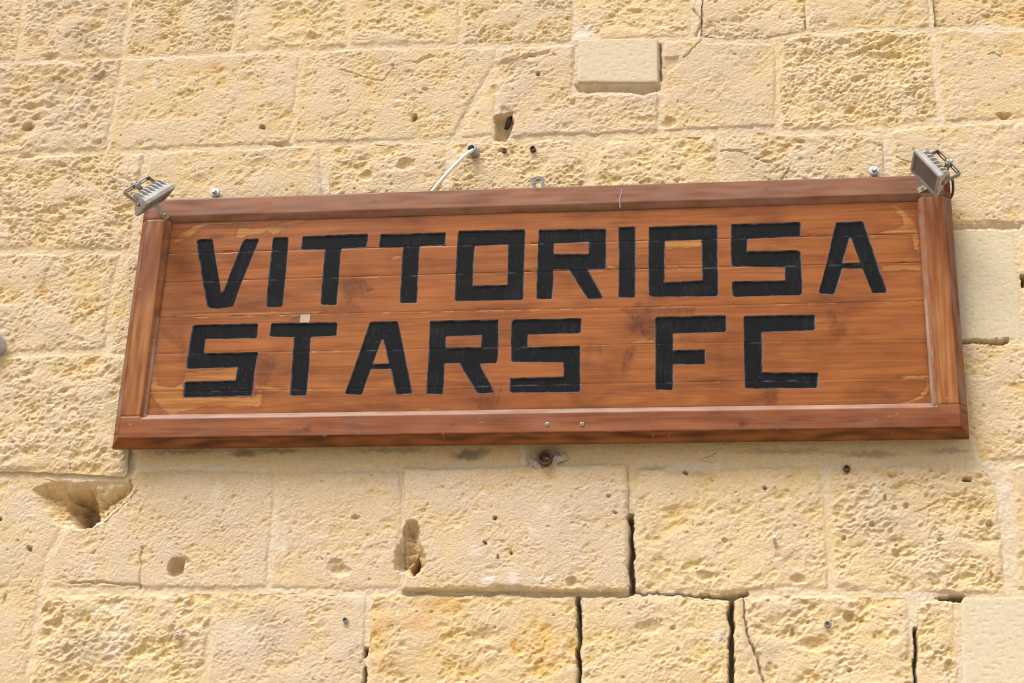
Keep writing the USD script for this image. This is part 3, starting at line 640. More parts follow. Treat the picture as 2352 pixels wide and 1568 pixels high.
FINE = 0.0022
shapes = []
for k, (px, A, out, ang, mat, *rest) in enumerate(S):
    shrink = rest[0] if rest else 2.6
    g = Polygon(xz(px)).buffer(0).intersection(RECT)
    rr = 0.001 if A < 0.1 else 0.007
    if g.buffer(-0.012).area < 0.25 * g.area:
        rr, shrink = 0.002, 1.5
    g = biggest(g.buffer(-(shrink / 1000 + rr)).buffer(rr, quad_segs=3))
    g = biggest(edge_warp(g, 900 + 7 * k, 0.0003 if A < 0.1 else 0.0022))
    shapes.append(g)

    def front(x, z, d, A=A, out=out, ang=ang, seed=100 * k + 5):
        h = relief(x, z, A, ang, seed)
        pat = sstep(0.5 + h / (0.006 * max(A, 0.25)) * 0.5 + 0.12)
        ew = 0.0015 if A < 0.1 else 0.007 + 0.006 * A
        d = d if A < 0.1 else d * (1 + 0.7 * gn(x / 0.025, z / 0.025, seed + 90))
        out = out if abs(out) >= 8 or A < 0.1 else out * 0.4 - 0.8
        lvl = out / 1000 - 0.0012 if A < 0.1 else (-0.0032 if abs(out) < 8 else out / 1000 - 0.005)
        y = lvl + (h + out / 1000 - lvl) * sstep(d / ew) ** (0.6 if A < 0.1 else 0.75)
        cv = carve(x, z)
        fresh = np.clip(cv / 0.02, 0, 1)
        return y - cv, {"patina": np.clip(pat * 0.85 * (1 - 0.9 * fresh) + 0.08, 0, 1), **stains(x, z)}

    v, f, pv = tile(g, FINE if A > 0.1 else 0.003, front, 0.12)
    obj("stone_block", (v, f), mat, wall, smooth=True, pv=pv, label="smooth pale sawn replacement block" if A < 0.1 else None)

SIGNBOX = box(-SIGN_W / 2 + 0.05, SIGN_Z - SIGN_H / 2 + 0.06, SIGN_W / 2 - 0.05, SIGN_Z + SIGN_H / 2 - 0.10)
U = unary_union([s.buffer(-0.003) for s in shapes])
mort = RECT.difference(U).difference(SIGNBOX)


def mfront(x, z, d):
    h = 0.0016 * fb(x / 0.03, z / 0.03, 4001, 3) + 0.0012 * fb(x / 0.008, z / 0.008, 4011, 2)
    return -0.0028 + h - carve(x, z), {"patina": np.clip(0.5 + 0.65 * gn(x / 0.16, z / 0.16, 4020) + 0.2 * gn(x / 0.03, z / 0.03, 4021), 0, 1), **stains(x, z)}


v, f, pv = tile(mort, 0.0028, mfront, 0.05, sides=False)
obj("mortar", (v, f), "mortar", wall, smooth=True, pv=pv)

# the same wall going on beyond the picture: plainer courses, then plain masonry
rng = np.random.default_rng(7)
OUT = box(X0 - 0.85, Z0 - 0.62, X1 + 0.85, Z1 + 0.62)
z = Z0 - 0.62
while z < Z1 + 0.62 - 0.02:
    hgt = 0.27 if z + 0.27 < Z1 + 0.6 else Z1 + 0.62 - z
    x = X0 - 0.85 - rng.uniform(0, 0.3)
    while x < X1 + 0.85:
        w = rng.uniform(0.3, 0.5)
        g = box(x + 0.004, z + 0.004, x + w - 0.004, z + hgt - 0.004).intersection(OUT).difference(RECT.buffer(0.004, join_style=2))
        for q in getattr(g, "geoms", [g]):
            if q.area > 0.004:
                q = biggest(q.buffer(-0.008).buffer(0.008))
                sd = int(rng.integers(1e6))

                def ofront(xx_, zz_, d, sd=sd):
                    h = relief(xx_, zz_, 0.8, 18, sd)
                    return -0.004 + (h + 0.006) * sstep(d / 0.012), {"patina": sstep(0.6 + h / 0.01)}
                v, f, pv = tile(q, 0.009, ofront, 0.12)
                obj("stone_block", (v, f), ("stone_warm", "stone_yellow", "stone_pink")[sd % 3], wall, smooth=True, pv=pv)
        x += w
    z += hgt
v, f, pv = tile(OUT.difference(RECT.buffer(0.0)), 0.05, lambda x, z, d: (np.full_like(x, -0.005), {"patina": np.full_like(x, 0.5)}), 0.05, sides=False)
obj("mortar", (v, f), "mortar", wall, pv=pv)
ox0, oz0, ox1, oz1 = OUT.bounds
parts = []
for a, b, c, d in ((-9, 0, 9, oz0), (-9, oz1, 9, 8.0), (-9, oz0, ox0, oz1), (ox1, oz0, 9, oz1)):
    bx = trimesh.creation.box([c - a, 0.4, d - b]); bx.apply_translation([(a + c) / 2, 0.203, (b + d) / 2]); parts.append(bx)
bx = trimesh.creation.box([ox1 - ox0, 0.3, oz1 - oz0]); bx.apply_translation([(ox0 + ox1) / 2, 0.271, (oz0 + oz1) / 2]); parts.append(bx)
bx = trimesh.creation.box([SIGN_W - 0.06, 0.09, SIGN_H - 0.12]); bx.apply_translation([0, 0.073, SIGN_Z - 0.02]); parts.append(bx)
obj("masonry_core", cat_(parts), "masonry", wall)

# ------------------------------------------------------------------ the sign
sign = thing("wooden_sign", "long brown varnished wooden sign board with black carved lettering in a raised frame", "sign")
W2, H2 = SIGN_W / 2, SIGN_H / 2
CHT = 0.004                                                      # the top edge is almost square
CH, CHD, FACE, BV, BVD = 0.018, 0.019, 0.048, 0.014, 0.011      # outer chamfer width and depth, face, inner bevel width and depth
PANEL = -SIGN_Y - BVD                                            # height of the panel above the wall plane
xi, zi = W2 - FACE - BV, H2 - FACE - BV                          # opening


def c4(pts): return [(x / 3, 522.5 + y / 3) for x, y in pts]
def c5(pts): return [(784 + x / 3, 522.5 + y / 3) for x, y in pts]
def c6(pts): return [(1568 + x / 3, 522.5 + y / 3) for x, y in pts]


LET = [
    ("V", c4([(1350, 95), (1365, 80), (1455, 72), (1468, 85), (1500, 290), (1527, 448), (1545, 425), (1590, 300), (1672, 95), (1690, 75), (1780, 72), (1785, 90), (1650, 420), (1610, 540), (1590, 550), (1500, 560), (1440, 555), (1425, 540), (1380, 280)]), None),
    ("I", c4([(1880, 75), (1895, 63), (1980, 63), (1990, 75), (1978, 250), (1950, 535), (1935, 548), (1845, 550), (1833, 540), (1850, 330)]), None),
    ("T", [(695, 542), (844, 536), (847, 541), (842, 568), (784, 571), (779, 640), (774, 698), (770, 701), (740, 701), (736, 697), (740, 640), (746, 573), (694, 574), (691, 570)], None),
    ("T", c5([(270, 45), (715, 30), (722, 40), (715, 120), (540, 130), (535, 260), (522, 510), (515, 520), (410, 520), (402, 510), (415, 260), (425, 137), (265, 140), (258, 130)]), None),
    ("O", c5([(810, 20), (1260, 10), (1270, 25), (1260, 300), (1255, 490), (1245, 500), (790, 508), (780, 495), (790, 250), (800, 60)]), c5([(922, 128), (1148, 118), (1145, 300), (1142, 392), (908, 398), (912, 250)])),
    ("R", c5([(1360, 12), (1820, 5), (1828, 15), (1826, 275), (1815, 287), (1700, 290), (1805, 480), (1790, 490), (1695, 493), (1570, 292), (1465, 292), (1462, 400), (1455, 488), (1445, 493), (1350, 493), (1342, 480), (1350, 250)]), c5([(1468, 110), (1705, 100), (1704, 180), (1467, 180)])),
    ("I", c5([(1908, -5), (2020, -10), (2028, 0), (2030, 300), (2026, 478), (2015, 485), (1915, 482), (1908, 475), (1912, 250)]), None),
    ("O", [(1490, 520), (1645, 515), (1649, 520), (1649, 600), (1651, 676), (1646, 681), (1496, 682), (1490, 677), (1489, 600)], [(1528, 554), (1611, 550), (1613, 643), (1527, 647)]),
    ("S", [(1679, 514), (1836, 509), (1840, 513), (1839, 543), (1718, 549), (1717, 576), (1834, 574), (1840, 578), (1844, 672), (1840, 678), (1688, 682), (1682, 677), (1681, 648), (1687, 645), (1803, 643), (1803, 614), (1685, 612), (1679, 607), (1678, 572)], None),
    ("A", [(1920, 510), (1980, 507), (1986, 513), (2005, 572), (2038, 669), (2035, 673), (2003, 673), (1981, 617), (1936, 617), (1918, 674), (1914, 676), (1884, 675), (1880, 671), (1898, 606), (1915, 529)], [(1953, 542), (1975, 602), (1936, 604)]),
    ("S", c4([(1325, 680), (1345, 668), (1775, 657), (1780, 670), (1772, 755), (1760, 765), (1418, 770), (1408, 865), (1765, 855), (1780, 862), (1755, 1000), (1740, 1150), (1725, 1162), (1270, 1172), (1262, 1160), (1270, 1070), (1285, 1060), (1622, 1050), (1635, 965), (1295, 975), (1282, 965), (1295, 860)]), None),
    ("T", c4([(1870, 660), (1885, 655), (2315, 650), (2325, 660), (2322, 740), (2310, 748), (2142, 755), (2135, 900), (2115, 1150), (2105, 1160), (2005, 1160), (1995, 1150), (2010, 960), (2025, 757), (1865, 752), (1855, 745)]), None),
    ("A", c5([(195, 655), (215, 645), (380, 643), (395, 655), (440, 880), (490, 1130), (485, 1145), (390, 1152), (375, 1145), (340, 975), (205, 978), (145, 1145), (130, 1155), (35, 1150), (25, 1140), (100, 930)]), c5([(285, 760), (325, 935), (218, 938)])),
    ("R", c5([(610, 640), (1085, 632), (1085, 800), (1080, 915), (1065, 935), (955, 940), (1055, 1130), (1045, 1142), (945, 1145), (930, 1135), (812, 935), (715, 937), (705, 1140), (695, 1150), (595, 1148), (583, 1140), (600, 880)]), c5([(722, 752), (965, 742), (962, 822), (722, 824)])),
    ("S", c5([(1170, 650), (1185, 632), (1650, 622), (1657, 632), (1652, 720), (1640, 730), (1290, 738), (1285, 822), (1640, 812), (1648, 825), (1648, 1120), (1640, 1135), (1175, 1140), (1160, 1130), (1160, 1035), (1530, 1025), (1530, 930), (1180, 928), (1168, 915)]), None),
    ("F", [(1504, 733), (1509, 727), (1666, 723), (1669, 727), (1669, 759), (1665, 763), (1547, 766), (1547, 804), (1618, 801), (1621, 805), (1621, 833), (1617, 837), (1547, 837), (1547, 892), (1544, 896), (1508, 896), (1505, 892), (1505, 810)], None),
    ("C", c6([(418, 615), (430, 605), (905, 597), (915, 605), (912, 700), (900, 710), (548, 722), (552, 995), (930, 997), (938, 1005), (932, 1095), (920, 1107), (440, 1112), (428, 1100), (420, 850)]), None),
]
PY = -PANEL
letters = []
for ch, o, i in LET:
    g = Polygon(xz(o, PY), [xz(i, PY)] if i else None).buffer(0)
    g = biggest(g.buffer(-0.002).buffer(0.004, quad_segs=3).buffer(-0.002))
    letters.append((ch, biggest(edge_warp(g, 77 + len(letters), 0.0005)) if not g.interiors else g))
ALL = unary_union([g for _, g in letters])

# joints between the planks, left end and right end
JT = [[(370, 583), (1034, 563), (2120, 536)], [(370, 648.5), (1234, 623), (2130, 602)], [(360, 729.5), (784, 719), (2140, 690)], [(345, 813), (677, 807), (1504, 789), (2140, 779)], [(335, 899.5), (663, 894), (1334, 881), (2145, 867)]]
JL = []
for j in JT:
    p = np.array(xz(j, PY))
    JL.append((np.r_[-xi - 0.02, p[1:-1, 0], xi + 0.02], np.r_[np.interp(-xi - 0.02, p[:2, 0], p[:2, 1]), p[1:-1, 1], p[-1, 1]]))
zt, zb = SIGN_Z + zi + 0.004, SIGN_Z - zi - 0.004
lines = [(np.array([-xi - 0.02, xi + 0.02]), np.array([zt, zt])), *JL, (np.array([-xi - 0.02, xi + 0.02]), np.array([zb, zb]))]

BARE = [[(330.6 + a * .1506, 460.5 + b * .1506) for a, b in q] for q in (
            [(440, 640), (560, 620), (700, 560), (800, 450), (900, 400), (1000, 360), (1300, 350), (1700, 330), (1700, 310), (900, 335), (600, 480)],
            [(1400, 560), (1440, 430), (1500, 410), (1650, 440), (1800, 430), (1950, 380), (2352, 300), (2500, 290), (2352, 345), (2200, 370), (2100, 420), (2060, 500), (1960, 510), (1880, 460), (1780, 500), (1600, 530), (1480, 570)])]
BARE += [[(1877.5 + a * .1506, 448.7 + b * .1506) for a, b in q] for q in (
            [(1000, 115), (1180, 160), (1300, 220), (1400, 320), (1480, 430), (1530, 590), (900, 580), (1050, 540), (1280, 490), (1325, 430), (1290, 340), (1220, 270), (1170, 180), (1080, 140)],
            [(1440, 600), (1540, 600), (1560, 900), (1480, 800)], [(980, 1065), (1590, 1065), (1590, 1140), (1400, 1140), (1340, 1120), (1200, 1140), (990, 1140)], [(800, 600), (900, 600), (880, 640), (810, 650)])]
BARE += [[(236 + a * .1506, 856 + b * .1506) for a, b in q] for q in (
            [(740, -700), (790, -700), (800, 0), (830, 190), (1000, 220), (1100, 220), (1230, 150), (1225, 380), (2280, 380), (2420, 300), (2420, 480), (2352, 520), (2200, 490), (1950, 530), (1850, 500), (1550, 510), (1300, 570), (1130, 600), (1110, 665), (1050, 650), (900, 540), (800, 420), (730, 290)],)]
BARE += [c4([(1275, 1000), (1640, 965), (1640, 1050), (1260, 1065)]), c4([(1200, 612), (1400, 595), (1700, 588), (2000, 578), (2200, 576), (2200, 594), (1700, 604), (1390, 616)]), c4([(1760, 1080), (1950, 1110), (1900, 1125), (1760, 1115)]),
         c5([(1830, 275), (1850, 260), (1890, 270), (1880, 292)]), c5([(2000, 792), (2070, 762), (2150, 775), (2150, 794)]), c5([(2230, 95), (2480, 85), (2480, 130), (2330, 140), (2240, 150)]), c5([(2235, 262), (2480, 255), (2480, 272), (2240, 280)]),
         c5([(330, 215), (370, 195), (412, 198), (405, 218)]), c5([(525, 1250), (620, 1245), (600, 1260), (530, 1262)]), c6([(1690, 1030), (1683, 1090), (1640, 1150), (1580, 1190), (1470, 1218), (1560, 1214), (1660, 1170), (1705, 1100)]), c6([(1480, 1028), (1690, 1018), (1700, 1035), (1560, 1040)]),
         c5([(1290, 290), (1345, 290), (1345, 305), (1290, 305)]), c5([(2030, 270), (2120, 265), (2120, 290), (2040, 285)])]
bare_f = [shape_field([(a, b) for a, b in q]) for q in [[tuple(t) for t in q] for q in BARE]]
bare_f = []
for q in BARE:
    g = Polygon(xz(q, PY)).buffer(0)
    bare_f.append((g, cKDTree(np.vstack([dens(p.exterior.coords, 0.002) for p in getattr(g, "geoms", [g])])), g.bounds))
# knots and dark stains: px, py, half width, half height, tilt, strength
KNOTS = [(806, 662, 13, 20, 20, .75), (800, 700, 26, 10, -30, .4), (1472, 735, 12, 40, 35, .75), (1500, 715, 26, 9, 0, .5), (1492, 765, 10, 22, 30, .6), (1915, 738, 4, 20, 15, .6), (1928, 758, 7, 20, 28, .55), (1905, 725, 5, 12, 30, .4),
         (1765, 914, 9, 20, 0, .6), (1779, 912, 3, 20, 0, .55), (1420, 822, 22, 30, 10, .30), (1440, 838, 8, 26, 20, .45), (1350, 815, 8, 30, 10, .3), (1120, 915, 26, 10, 0, .45), (1145, 910, 3, 20, 8, .6), (612, 840, 10, 34, 35, .6),
         (592, 885, 14, 20, 30, .35), (420, 790, 5, 26, -10, .5), (410, 770, 12, 18, 10, .3), (500, 543, 18, 5, 5, .75), (640, 520, 30, 7, 0, .4), (420, 545, 12, 12, 0, .35), (1590, 780, 14, 8, 0, .45), (1780, 795, 20, 9, 0, .35),
         (1870, 690, 40, 5, -3, .4), (1950, 693, 36, 3, -3, .45), (930, 905, 60, 8, 0, .3), (1230, 590, 6, 10, 0, .25), (2040, 905, 22, 10, 20, .35), (690, 720, 12, 10, 0, .4), (1320, 495, 40, 5, 0, .3), (2020, 480, 40, 6, 0, .35), (392, 520, 14, 12, 0, .6),
         (2098, 480, 20, 10, 20, .6), (2108, 500, 10, 24, 0, .55), (1115, 560, 8, 10, 0, .25), (1820, 838, 40, 3, 0, .35), (1640, 875, 40, 4, 0, .3), (2130, 930, 14, 12, 0, .5), (1470, 700, 8, 6, 0, .6), (1105, 660, 30, 6, 0, .15)]
knots = [(at(a, b, PY)[[0, 2]], w * .00104, h * .00112, math.radians(t), s) for a, b, w, h, t, s in KNOTS]


def cA(p): return [(1121.8 + a * .4393, 679 + b * .4393) for a, b in p]
def cB(p): return [(590.4 + a * .4393, 619.9 + b * .4393) for a, b in p]


DARKP = [(cA([(700, 60), (800, 55), (870, 60), (872, 240), (840, 235), (770, 240), (765, 170), (735, 120), (690, 70)]), .42), (cA([(740, 80), (790, 130), (830, 170), (870, 190), (870, 222), (800, 204), (760, 150)]), .85), (cA([(805, 60), (850, 60), (868, 150), (840, 150)]), .55),
         (cA([(880, 58), (1090, 58), (1080, 97), (880, 100)]), .5), (cA([(715, 262), (778, 262), (752, 330), (718, 400), (692, 452), (690, 380)]), .62), (cA([(568, 262), (604, 262), (592, 310), (570, 322)]), .45), (cA([(630, 262), (690, 262), (662, 452), (600, 455)]), .22),
         (cA([(1000, 205), (1080, 205), (1070, 240), (1010, 240)]), .35), (cA([(1190, 270), (1230, 270), (1225, 440), (1195, 440)]), .18),
         (cB([(440, 90), (490, 40), (560, 45), (615, 110), (520, 130), (472, 205), (450, 150)]), .6), (cB([(470, 205), (520, 165), (565, 205), (480, 224)]), .4), (cB([(-20, 440), (60, 430), (104, 480), (60, 600), (0, 622)]), .5), (cB([(20, 470), (60, 460), (50, 540), (10, 600)]), .6),
         (cB([(1180, 620), (1244, 608), (1240, 738), (1160, 732), (1140, 690)]), .5), (cB([(560, 700), (740, 690), (765, 730), (560, 742)]), .3), (cB([(330, 190), (420, 190), (430, 222), (330, 225)]), .35), (cB([(180, 235), (225, 235), (220, 270), (170, 268)]), .5),
         (c6([(990, 560), (1030, 560), (1060, 600), (1080, 660), (1135, 700), (1110, 755), (1060, 700), (1010, 640)]), .5), (c6([(555, 1120), (655, 1120), (650, 1235), (570, 1235)]), .55), (c4([(1080, 640), (1250, 780), (1290, 860), (1180, 800), (1090, 720)]), .35), (c4([(1450, 50), (1545, 60), (1540, 80), (1460, 85)]), .6)]
dark_f = []
for q, t in DARKP:
    g = Polygon(xz(q, PY)).buffer(0)
    dark_f.append((g, cKDTree(np.vstack([dens(p.exterior.coords, 0.002) for p in getattr(g, "geoms", [g])])), g.bounds, t))


def wood_marks(x, z):
    bare, dark = np.zeros_like(x), np.zeros_like(x)
    xw = x + 0.004 * gn(x / 0.02, z / 0.004, 301) + 0.002 * gn(x / 0.006, z / 0.0025, 302)
    zw = z + 0.0016 * gn(x / 0.02, z / 0.02, 303)
    for g, tree, bb in bare_f:
        k = np.flatnonzero((x > bb[0] - 0.012) & (x < bb[2] + 0.012) & (z > bb[1] - 0.006) & (z < bb[3] + 0.006))
        if len(k):
            dist = tree.query(np.stack([xw[k], zw[k]], 1))[0]
            inside = shapely.contains_xy(g, xw[k], zw[k])
            sd = np.where(inside, dist, -dist)
            bare[k] = np.maximum(bare[k], sstep((sd + 0.0012) / 0.0024))
            dark[k] = np.maximum(dark[k], 0.42 * np.exp(-np.clip(-sd, 0, 1) / 0.006) * (~inside))
    for g, tree, bb, t in dark_f:
        k = np.flatnonzero((x > bb[0] - 0.012) & (x < bb[2] + 0.012) & (z > bb[1] - 0.012) & (z < bb[3] + 0.012))
        if len(k):
            xv, zv = xw[k] + 0.004 * gn(x[k] / 0.012, z[k] / 0.012, 305), zw[k] + 0.004 * gn(x[k] / 0.012, z[k] / 0.012, 306)
            dist = tree.query(np.stack([xv, zv], 1))[0]
            sd = np.where(shapely.contains_xy(g, xv, zv), dist, -dist)
            dark[k] = np.maximum(dark[k], t * sstep((sd + 0.003) / 0.007) * (0.78 + 0.5 * gn(x[k] / 0.005, z[k] / 0.012, 307)))
    xw = x + 0.010 * gn(x / 0.03, z / 0.012, 311)
    for c, w, h, t, s in knots:
        k = np.flatnonzero((np.abs(x - c[0]) < 4 * max(w, h) + 0.01) & (np.abs(z - c[1]) < 4 * max(w, h) + 0.01))
        dx, dz = xw[k] - c[0], zw[k] - c[1]
        a, b = math.cos(t) * dx - math.sin(t) * dz, math.sin(t) * dx + math.cos(t) * dz
        r = np.sqrt((a / w) ** 2 + (b / h) ** 2)
        dark[k] = np.maximum(dark[k], s * np.maximum(min(1.0, 1.35) * sstep((1.25 - r) / 0.6) * (0.82 + 0.18 * np.cos(7 * r)), 0.55 * np.exp(-((r / 1.8) ** 2))))
    return bare, dark


def plank_front(jt, jb):
    def fr(x, z, d):
        bare, dark = wood_marks(x, z)
        y = PANEL + 0.0004 * gn(x / 0.10, z / 0.04, 320) + 0.00006 * gn(x / 0.05, z / 0.004, 321)
        dt, db = np.interp(x, *jt) - z, z - np.interp(x, *jb)
        e = np.minimum(dt, db)
        chip = 0.5 + 0.5 * gn(x / 0.03, z / 0.02, 322)
        y = y - (0.0010 if jt is lines[1] or jb is lines[1] else 0.0004) * np.clip(1 - e / 0.002, 0, 1) - (0.0016 if jt is lines[1] or jb is lines[1] else 0.0006) * (chip > 0.75) * np.clip(1 - e / 0.004, 0, 1)
        bare = np.maximum(bare, (0.85 * (chip > 0.4) if jb is lines[1] else 0.4 * (chip > 0.7)) * np.clip(1.3 - np.minimum(dt, db) / 0.0028, 0, 1))
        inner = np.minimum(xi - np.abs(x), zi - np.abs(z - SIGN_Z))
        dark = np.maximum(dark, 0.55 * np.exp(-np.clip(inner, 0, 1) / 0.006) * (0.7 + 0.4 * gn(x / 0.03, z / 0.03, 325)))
        worn = 0.06 * np.clip(gn(x / 0.04, z / 0.006, 330), 0, 1)
        return y, {"bare": bare, "dark": np.clip(dark, 0, 1), "worn": worn}
    return fr


for k in range(6):
    (xa, za), (xb, zb_) = lines[k], lines[k + 1]
    gt, gb = (0, 0.0006, 0.00025, 0.00035, 0.00015, 0.0002)[k], (0.0006, 0.00025, 0.00035, 0.00015, 0.0002, 0)[k]
    top = [(a, b - gt) for a, b in zip(xa, za)]
    bot = [(a, b + gb) for a, b in zip(xb, zb_)]
    g = Polygon(bot + top[::-1]).buffer(0).intersection(box(-xi - 0.004, zb, xi + 0.004, zt)).difference(ALL)
    for q in getattr(g, "geoms", [g]):
        if q.area > 1e-5:
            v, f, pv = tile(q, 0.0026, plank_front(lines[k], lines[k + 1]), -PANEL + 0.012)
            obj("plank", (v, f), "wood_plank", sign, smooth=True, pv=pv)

RECESS, SLOPE = 0.0030, 0.0020
for n, (ch, g) in enumerate(letters):
    ring = [LineString(r.coords) for r in rings(biggest(g.buffer(-SLOPE)))]

    def lf(x, z, d):
        t = np.clip(d / SLOPE, 0, 1)
        y = PANEL - 0.0003 - RECESS * t
        line = np.zeros_like(x)
        for jx, jz in JL:
            e = np.abs(z - np.interp(x, jx, jz))
            line = np.maximum(line, np.clip(1.3 - e / 0.0016, 0, 1) * np.clip(0.02 + 0.45 * gn(x / 0.03, z / 0.03, 340), 0, 1))
            y = y - 0.0009 * np.clip(1 - e / 0.0016, 0, 1) * (t > 0.99)
        rim = np.clip(1.15 - d / 0.0022, 0, 1) * np.clip(0.62 + 0.6 * gn(x / 0.02, z / 0.02, 341), 0.1, 1)
        smear = 0.05 * np.clip(gn(x / 0.004, z / 0.03, 343) + 0.8 * gn(x / 0.05, z / 0.05, 344) - 0.25, 0, 1)
        scr = (np.abs(gn(x / 0.05 + z / 0.02, z / 0.05 - x / 0.08, 345)) < 0.006) * 0.16 * (gn(x / 0.08, z / 0.08, 346) > 0.2)
        return y, {"rim": np.clip(np.maximum.reduce([rim, line, smear, scr]), 0, 1)}

    v, f, pv = tile(g, 0.0022, lf, -PANEL + 0.012, extra=ring, sides=False)
    obj("carved_letter", (v, f), "black_paint", sign, smooth=True, pv=pv, label=f"black carved letter {ch}")
bk = trimesh.creation.box([2 * xi + 0.02, 0.008, 2 * zi + 0.02]); bk.apply_translation([0, -PANEL + 0.018, SIGN_Z])
obj("backing_board", (np.array(bk.vertices), np.array(bk.faces)), "slot_dark", sign)

# frame
FK = [(708, 985, 9, 6, 0, .8), (690, 992, 16, 7, 0, .4), (1705, 974, 7, 6, 0, .75), (1040, 977, 4, 3, 0, .8), (470, 1003, 14, 6, 0, .5), (1764, 432, 5, 4, 0, .85), (1237, 436, 9, 4, 0, .7), (1500, 430, 14, 5, 0, .65), (858, 462, 9, 5, 0, .75), (925, 461, 4, 3, 0, .6),
      (655, 456, 5, 5, 0, .6), (1960, 967, 14, 2, 0, .8), (520, 480, 60, 3, -2, .5), (1300, 970, 60, 1.5, 2, .6), (900, 978, 90, 1.5, 3, .5), (1690, 445, 60, 2, -2, .35), (440, 470, 30, 8, 0, .4), (700, 475, 50, 6, 0, .45), (900, 470, 30, 10, 0, .25),
      (1010, 440, 40, 3, 0, .3), (1350, 455, 90, 4, -2, .3), (2090, 412, 24, 2, 0, .8), (1250, 996, 40, 4, 0, .4)]
fknots = [(at(a, b, SIGN_Y)[[0, 2]], w * .00104, h * .00112, math.radians(t), s) for a, b, w, h, t, s in FK]
FY = -SIGN_Y


def frame_front(vertical):
    def fr(x, z, d):
        zz = z - SIGN_Z
        dout = np.minimum(W2 + CH - np.abs(x), np.where(zz > 0, (H2 + CHT - zz) * CH / CHT, H2 + CH + zz))
        din = np.maximum(np.abs(x) - xi, np.abs(zz) - zi)
        y = np.full_like(x, FY)
        y = y - CHD * np.clip(1 - dout / CH, 0, 1)
        t = np.clip(din / BV, 0, 1)
        y = y - BVD * (1 - np.clip(0.12 + 0.88 * t, 0, 1) ** 0.85)
        if vertical:
            y = y + 0.00006 * gn(x / 0.004, z / 0.06, 401) + 0.0006 * gn(x / 0.05, z / 0.2, 402)
        else:
            y = y + 0.00006 * gn(x / 0.06, z / 0.004, 401) + 0.0006 * gn(x / 0.2, z / 0.05, 402)
        y = y - 0.0010 * np.clip(1 - d / 0.0018, 0, 1)
        dark = np.zeros_like(x)
        xw = x + 0.008 * gn(x / 0.03, z / 0.012, 411)
        for c, w, h, tt, s in fknots:
            k = np.flatnonzero((np.abs(x - c[0]) < 4 * w + 0.01) & (np.abs(z - c[1]) < 4 * h + 0.01))
            dx, dz = xw[k] - c[0], z[k] - c[1]
            a, b = math.cos(tt) * dx - math.sin(tt) * dz, math.sin(tt) * dx + math.cos(tt) * dz
            dark[k] = np.maximum(dark[k], s * np.exp(-((a / w) ** 2 + (b / h) ** 2) * 0.8))
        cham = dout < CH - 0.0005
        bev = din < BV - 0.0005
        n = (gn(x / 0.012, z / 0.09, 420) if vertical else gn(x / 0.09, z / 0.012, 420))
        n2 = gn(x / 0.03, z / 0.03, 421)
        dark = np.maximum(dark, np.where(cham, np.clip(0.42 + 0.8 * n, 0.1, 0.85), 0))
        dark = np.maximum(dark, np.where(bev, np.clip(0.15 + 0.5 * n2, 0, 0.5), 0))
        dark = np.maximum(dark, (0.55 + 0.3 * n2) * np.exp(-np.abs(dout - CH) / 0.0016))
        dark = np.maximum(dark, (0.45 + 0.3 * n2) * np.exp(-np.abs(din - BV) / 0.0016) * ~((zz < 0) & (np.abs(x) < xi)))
        up = (zz > 0) & ~vertical if not vertical else np.zeros_like(x, bool)
        worn = np.where(up & (dout > CH), 0.24 + 0.16 * n, np.where(dout > CH, 0.05 + 0.10 * n, 0.0))
        worn = np.maximum(worn, np.where((zz < 0) & bev & (np.abs(x) < xi + 0.005), 0.5 + 0.35 * n, 0))
        worn = np.maximum(worn, np.where((x > 0) & bev & vertical, 0.18 + 0.35 * n2, 0))
        worn = np.maximum(worn, np.where(vertical & cham, 0.22 + 0.4 * n, 0))
        worn = np.maximum(worn, 0.5 * np.exp(-np.abs(zz - H2) / 0.003) * np.clip(0.5 + 0.6 * n2, 0, 1) * (not vertical))
        worn = np.maximum(worn, np.where(vertical & (zz > zi - 0.12), 0.5 * np.clip(n + 0.2, 0, 1) * (zz - zi + 0.12) / 0.12, 0))
        worn = np.maximum(worn, 0.45 * (gn(x / 0.007, z / 0.007, 440) + 0.5 * gn(x / 0.03, z / 0.03, 441) > 0.95))
        bare = np.zeros_like(x)
        if vertical:
            bare = np.maximum(bare, np.where((din > BV) & (dout > CH), np.clip(0.45 + 0.5 * n, 0, 0.8) * sstep((zi * 0.6 - zz) / 0.2 if True else 0), 0))
        bare = np.maximum(bare, np.where(cham & (zz < -zi), np.clip(0.5 + 0.6 * n, 0, 0.9), 0))
        return y, {"bare": np.clip(bare, 0, 1), "dark": np.clip(dark, 0, 1), "worn": np.clip(worn, 0, 1)}
    return fr


br = [LineString([(sx * (W2 - e), SIGN_Z - H2 + e), (sx * (W2 - e), SIGN_Z + H2 - e)]) for sx in (-1, 1) for e in (0, FACE, FACE + BV * 0.35, FACE + BV * 0.65, FACE + BV - 0.002)]
br += [LineString([(-W2 + e, SIGN_Z + s * (H2 - e)), (W2 - e, SIGN_Z + s * (H2 - e))]) for s in (-1, 1) for e in (0, FACE, FACE + BV * 0.35, FACE + BV * 0.65, FACE + BV - 0.002)]
br += [LineString([(sx * W2, SIGN_Z + sz * H2), (sx * (W2 + CH), SIGN_Z + sz * (H2 + (CHT if sz > 0 else CH)))]) for sx in (-1, 1) for sz in (-1, 1)]
full = box(-W2 - CH, SIGN_Z - H2 - CH, W2 + CH, SIGN_Z + H2 + CHT)
hole = box(-xi, SIGN_Z - zi, xi, SIGN_Z + zi)
ring = full.difference(hole)
e = 0.0005
zj = zi + 0.006
stiles = [box(-9, SIGN_Z - zj, -xi, SIGN_Z + zj), box(xi, SIGN_Z - zj, 9, SIGN_Z + zj)]
gap = unary_union([q.buffer(e, join_style=2) for q in stiles])
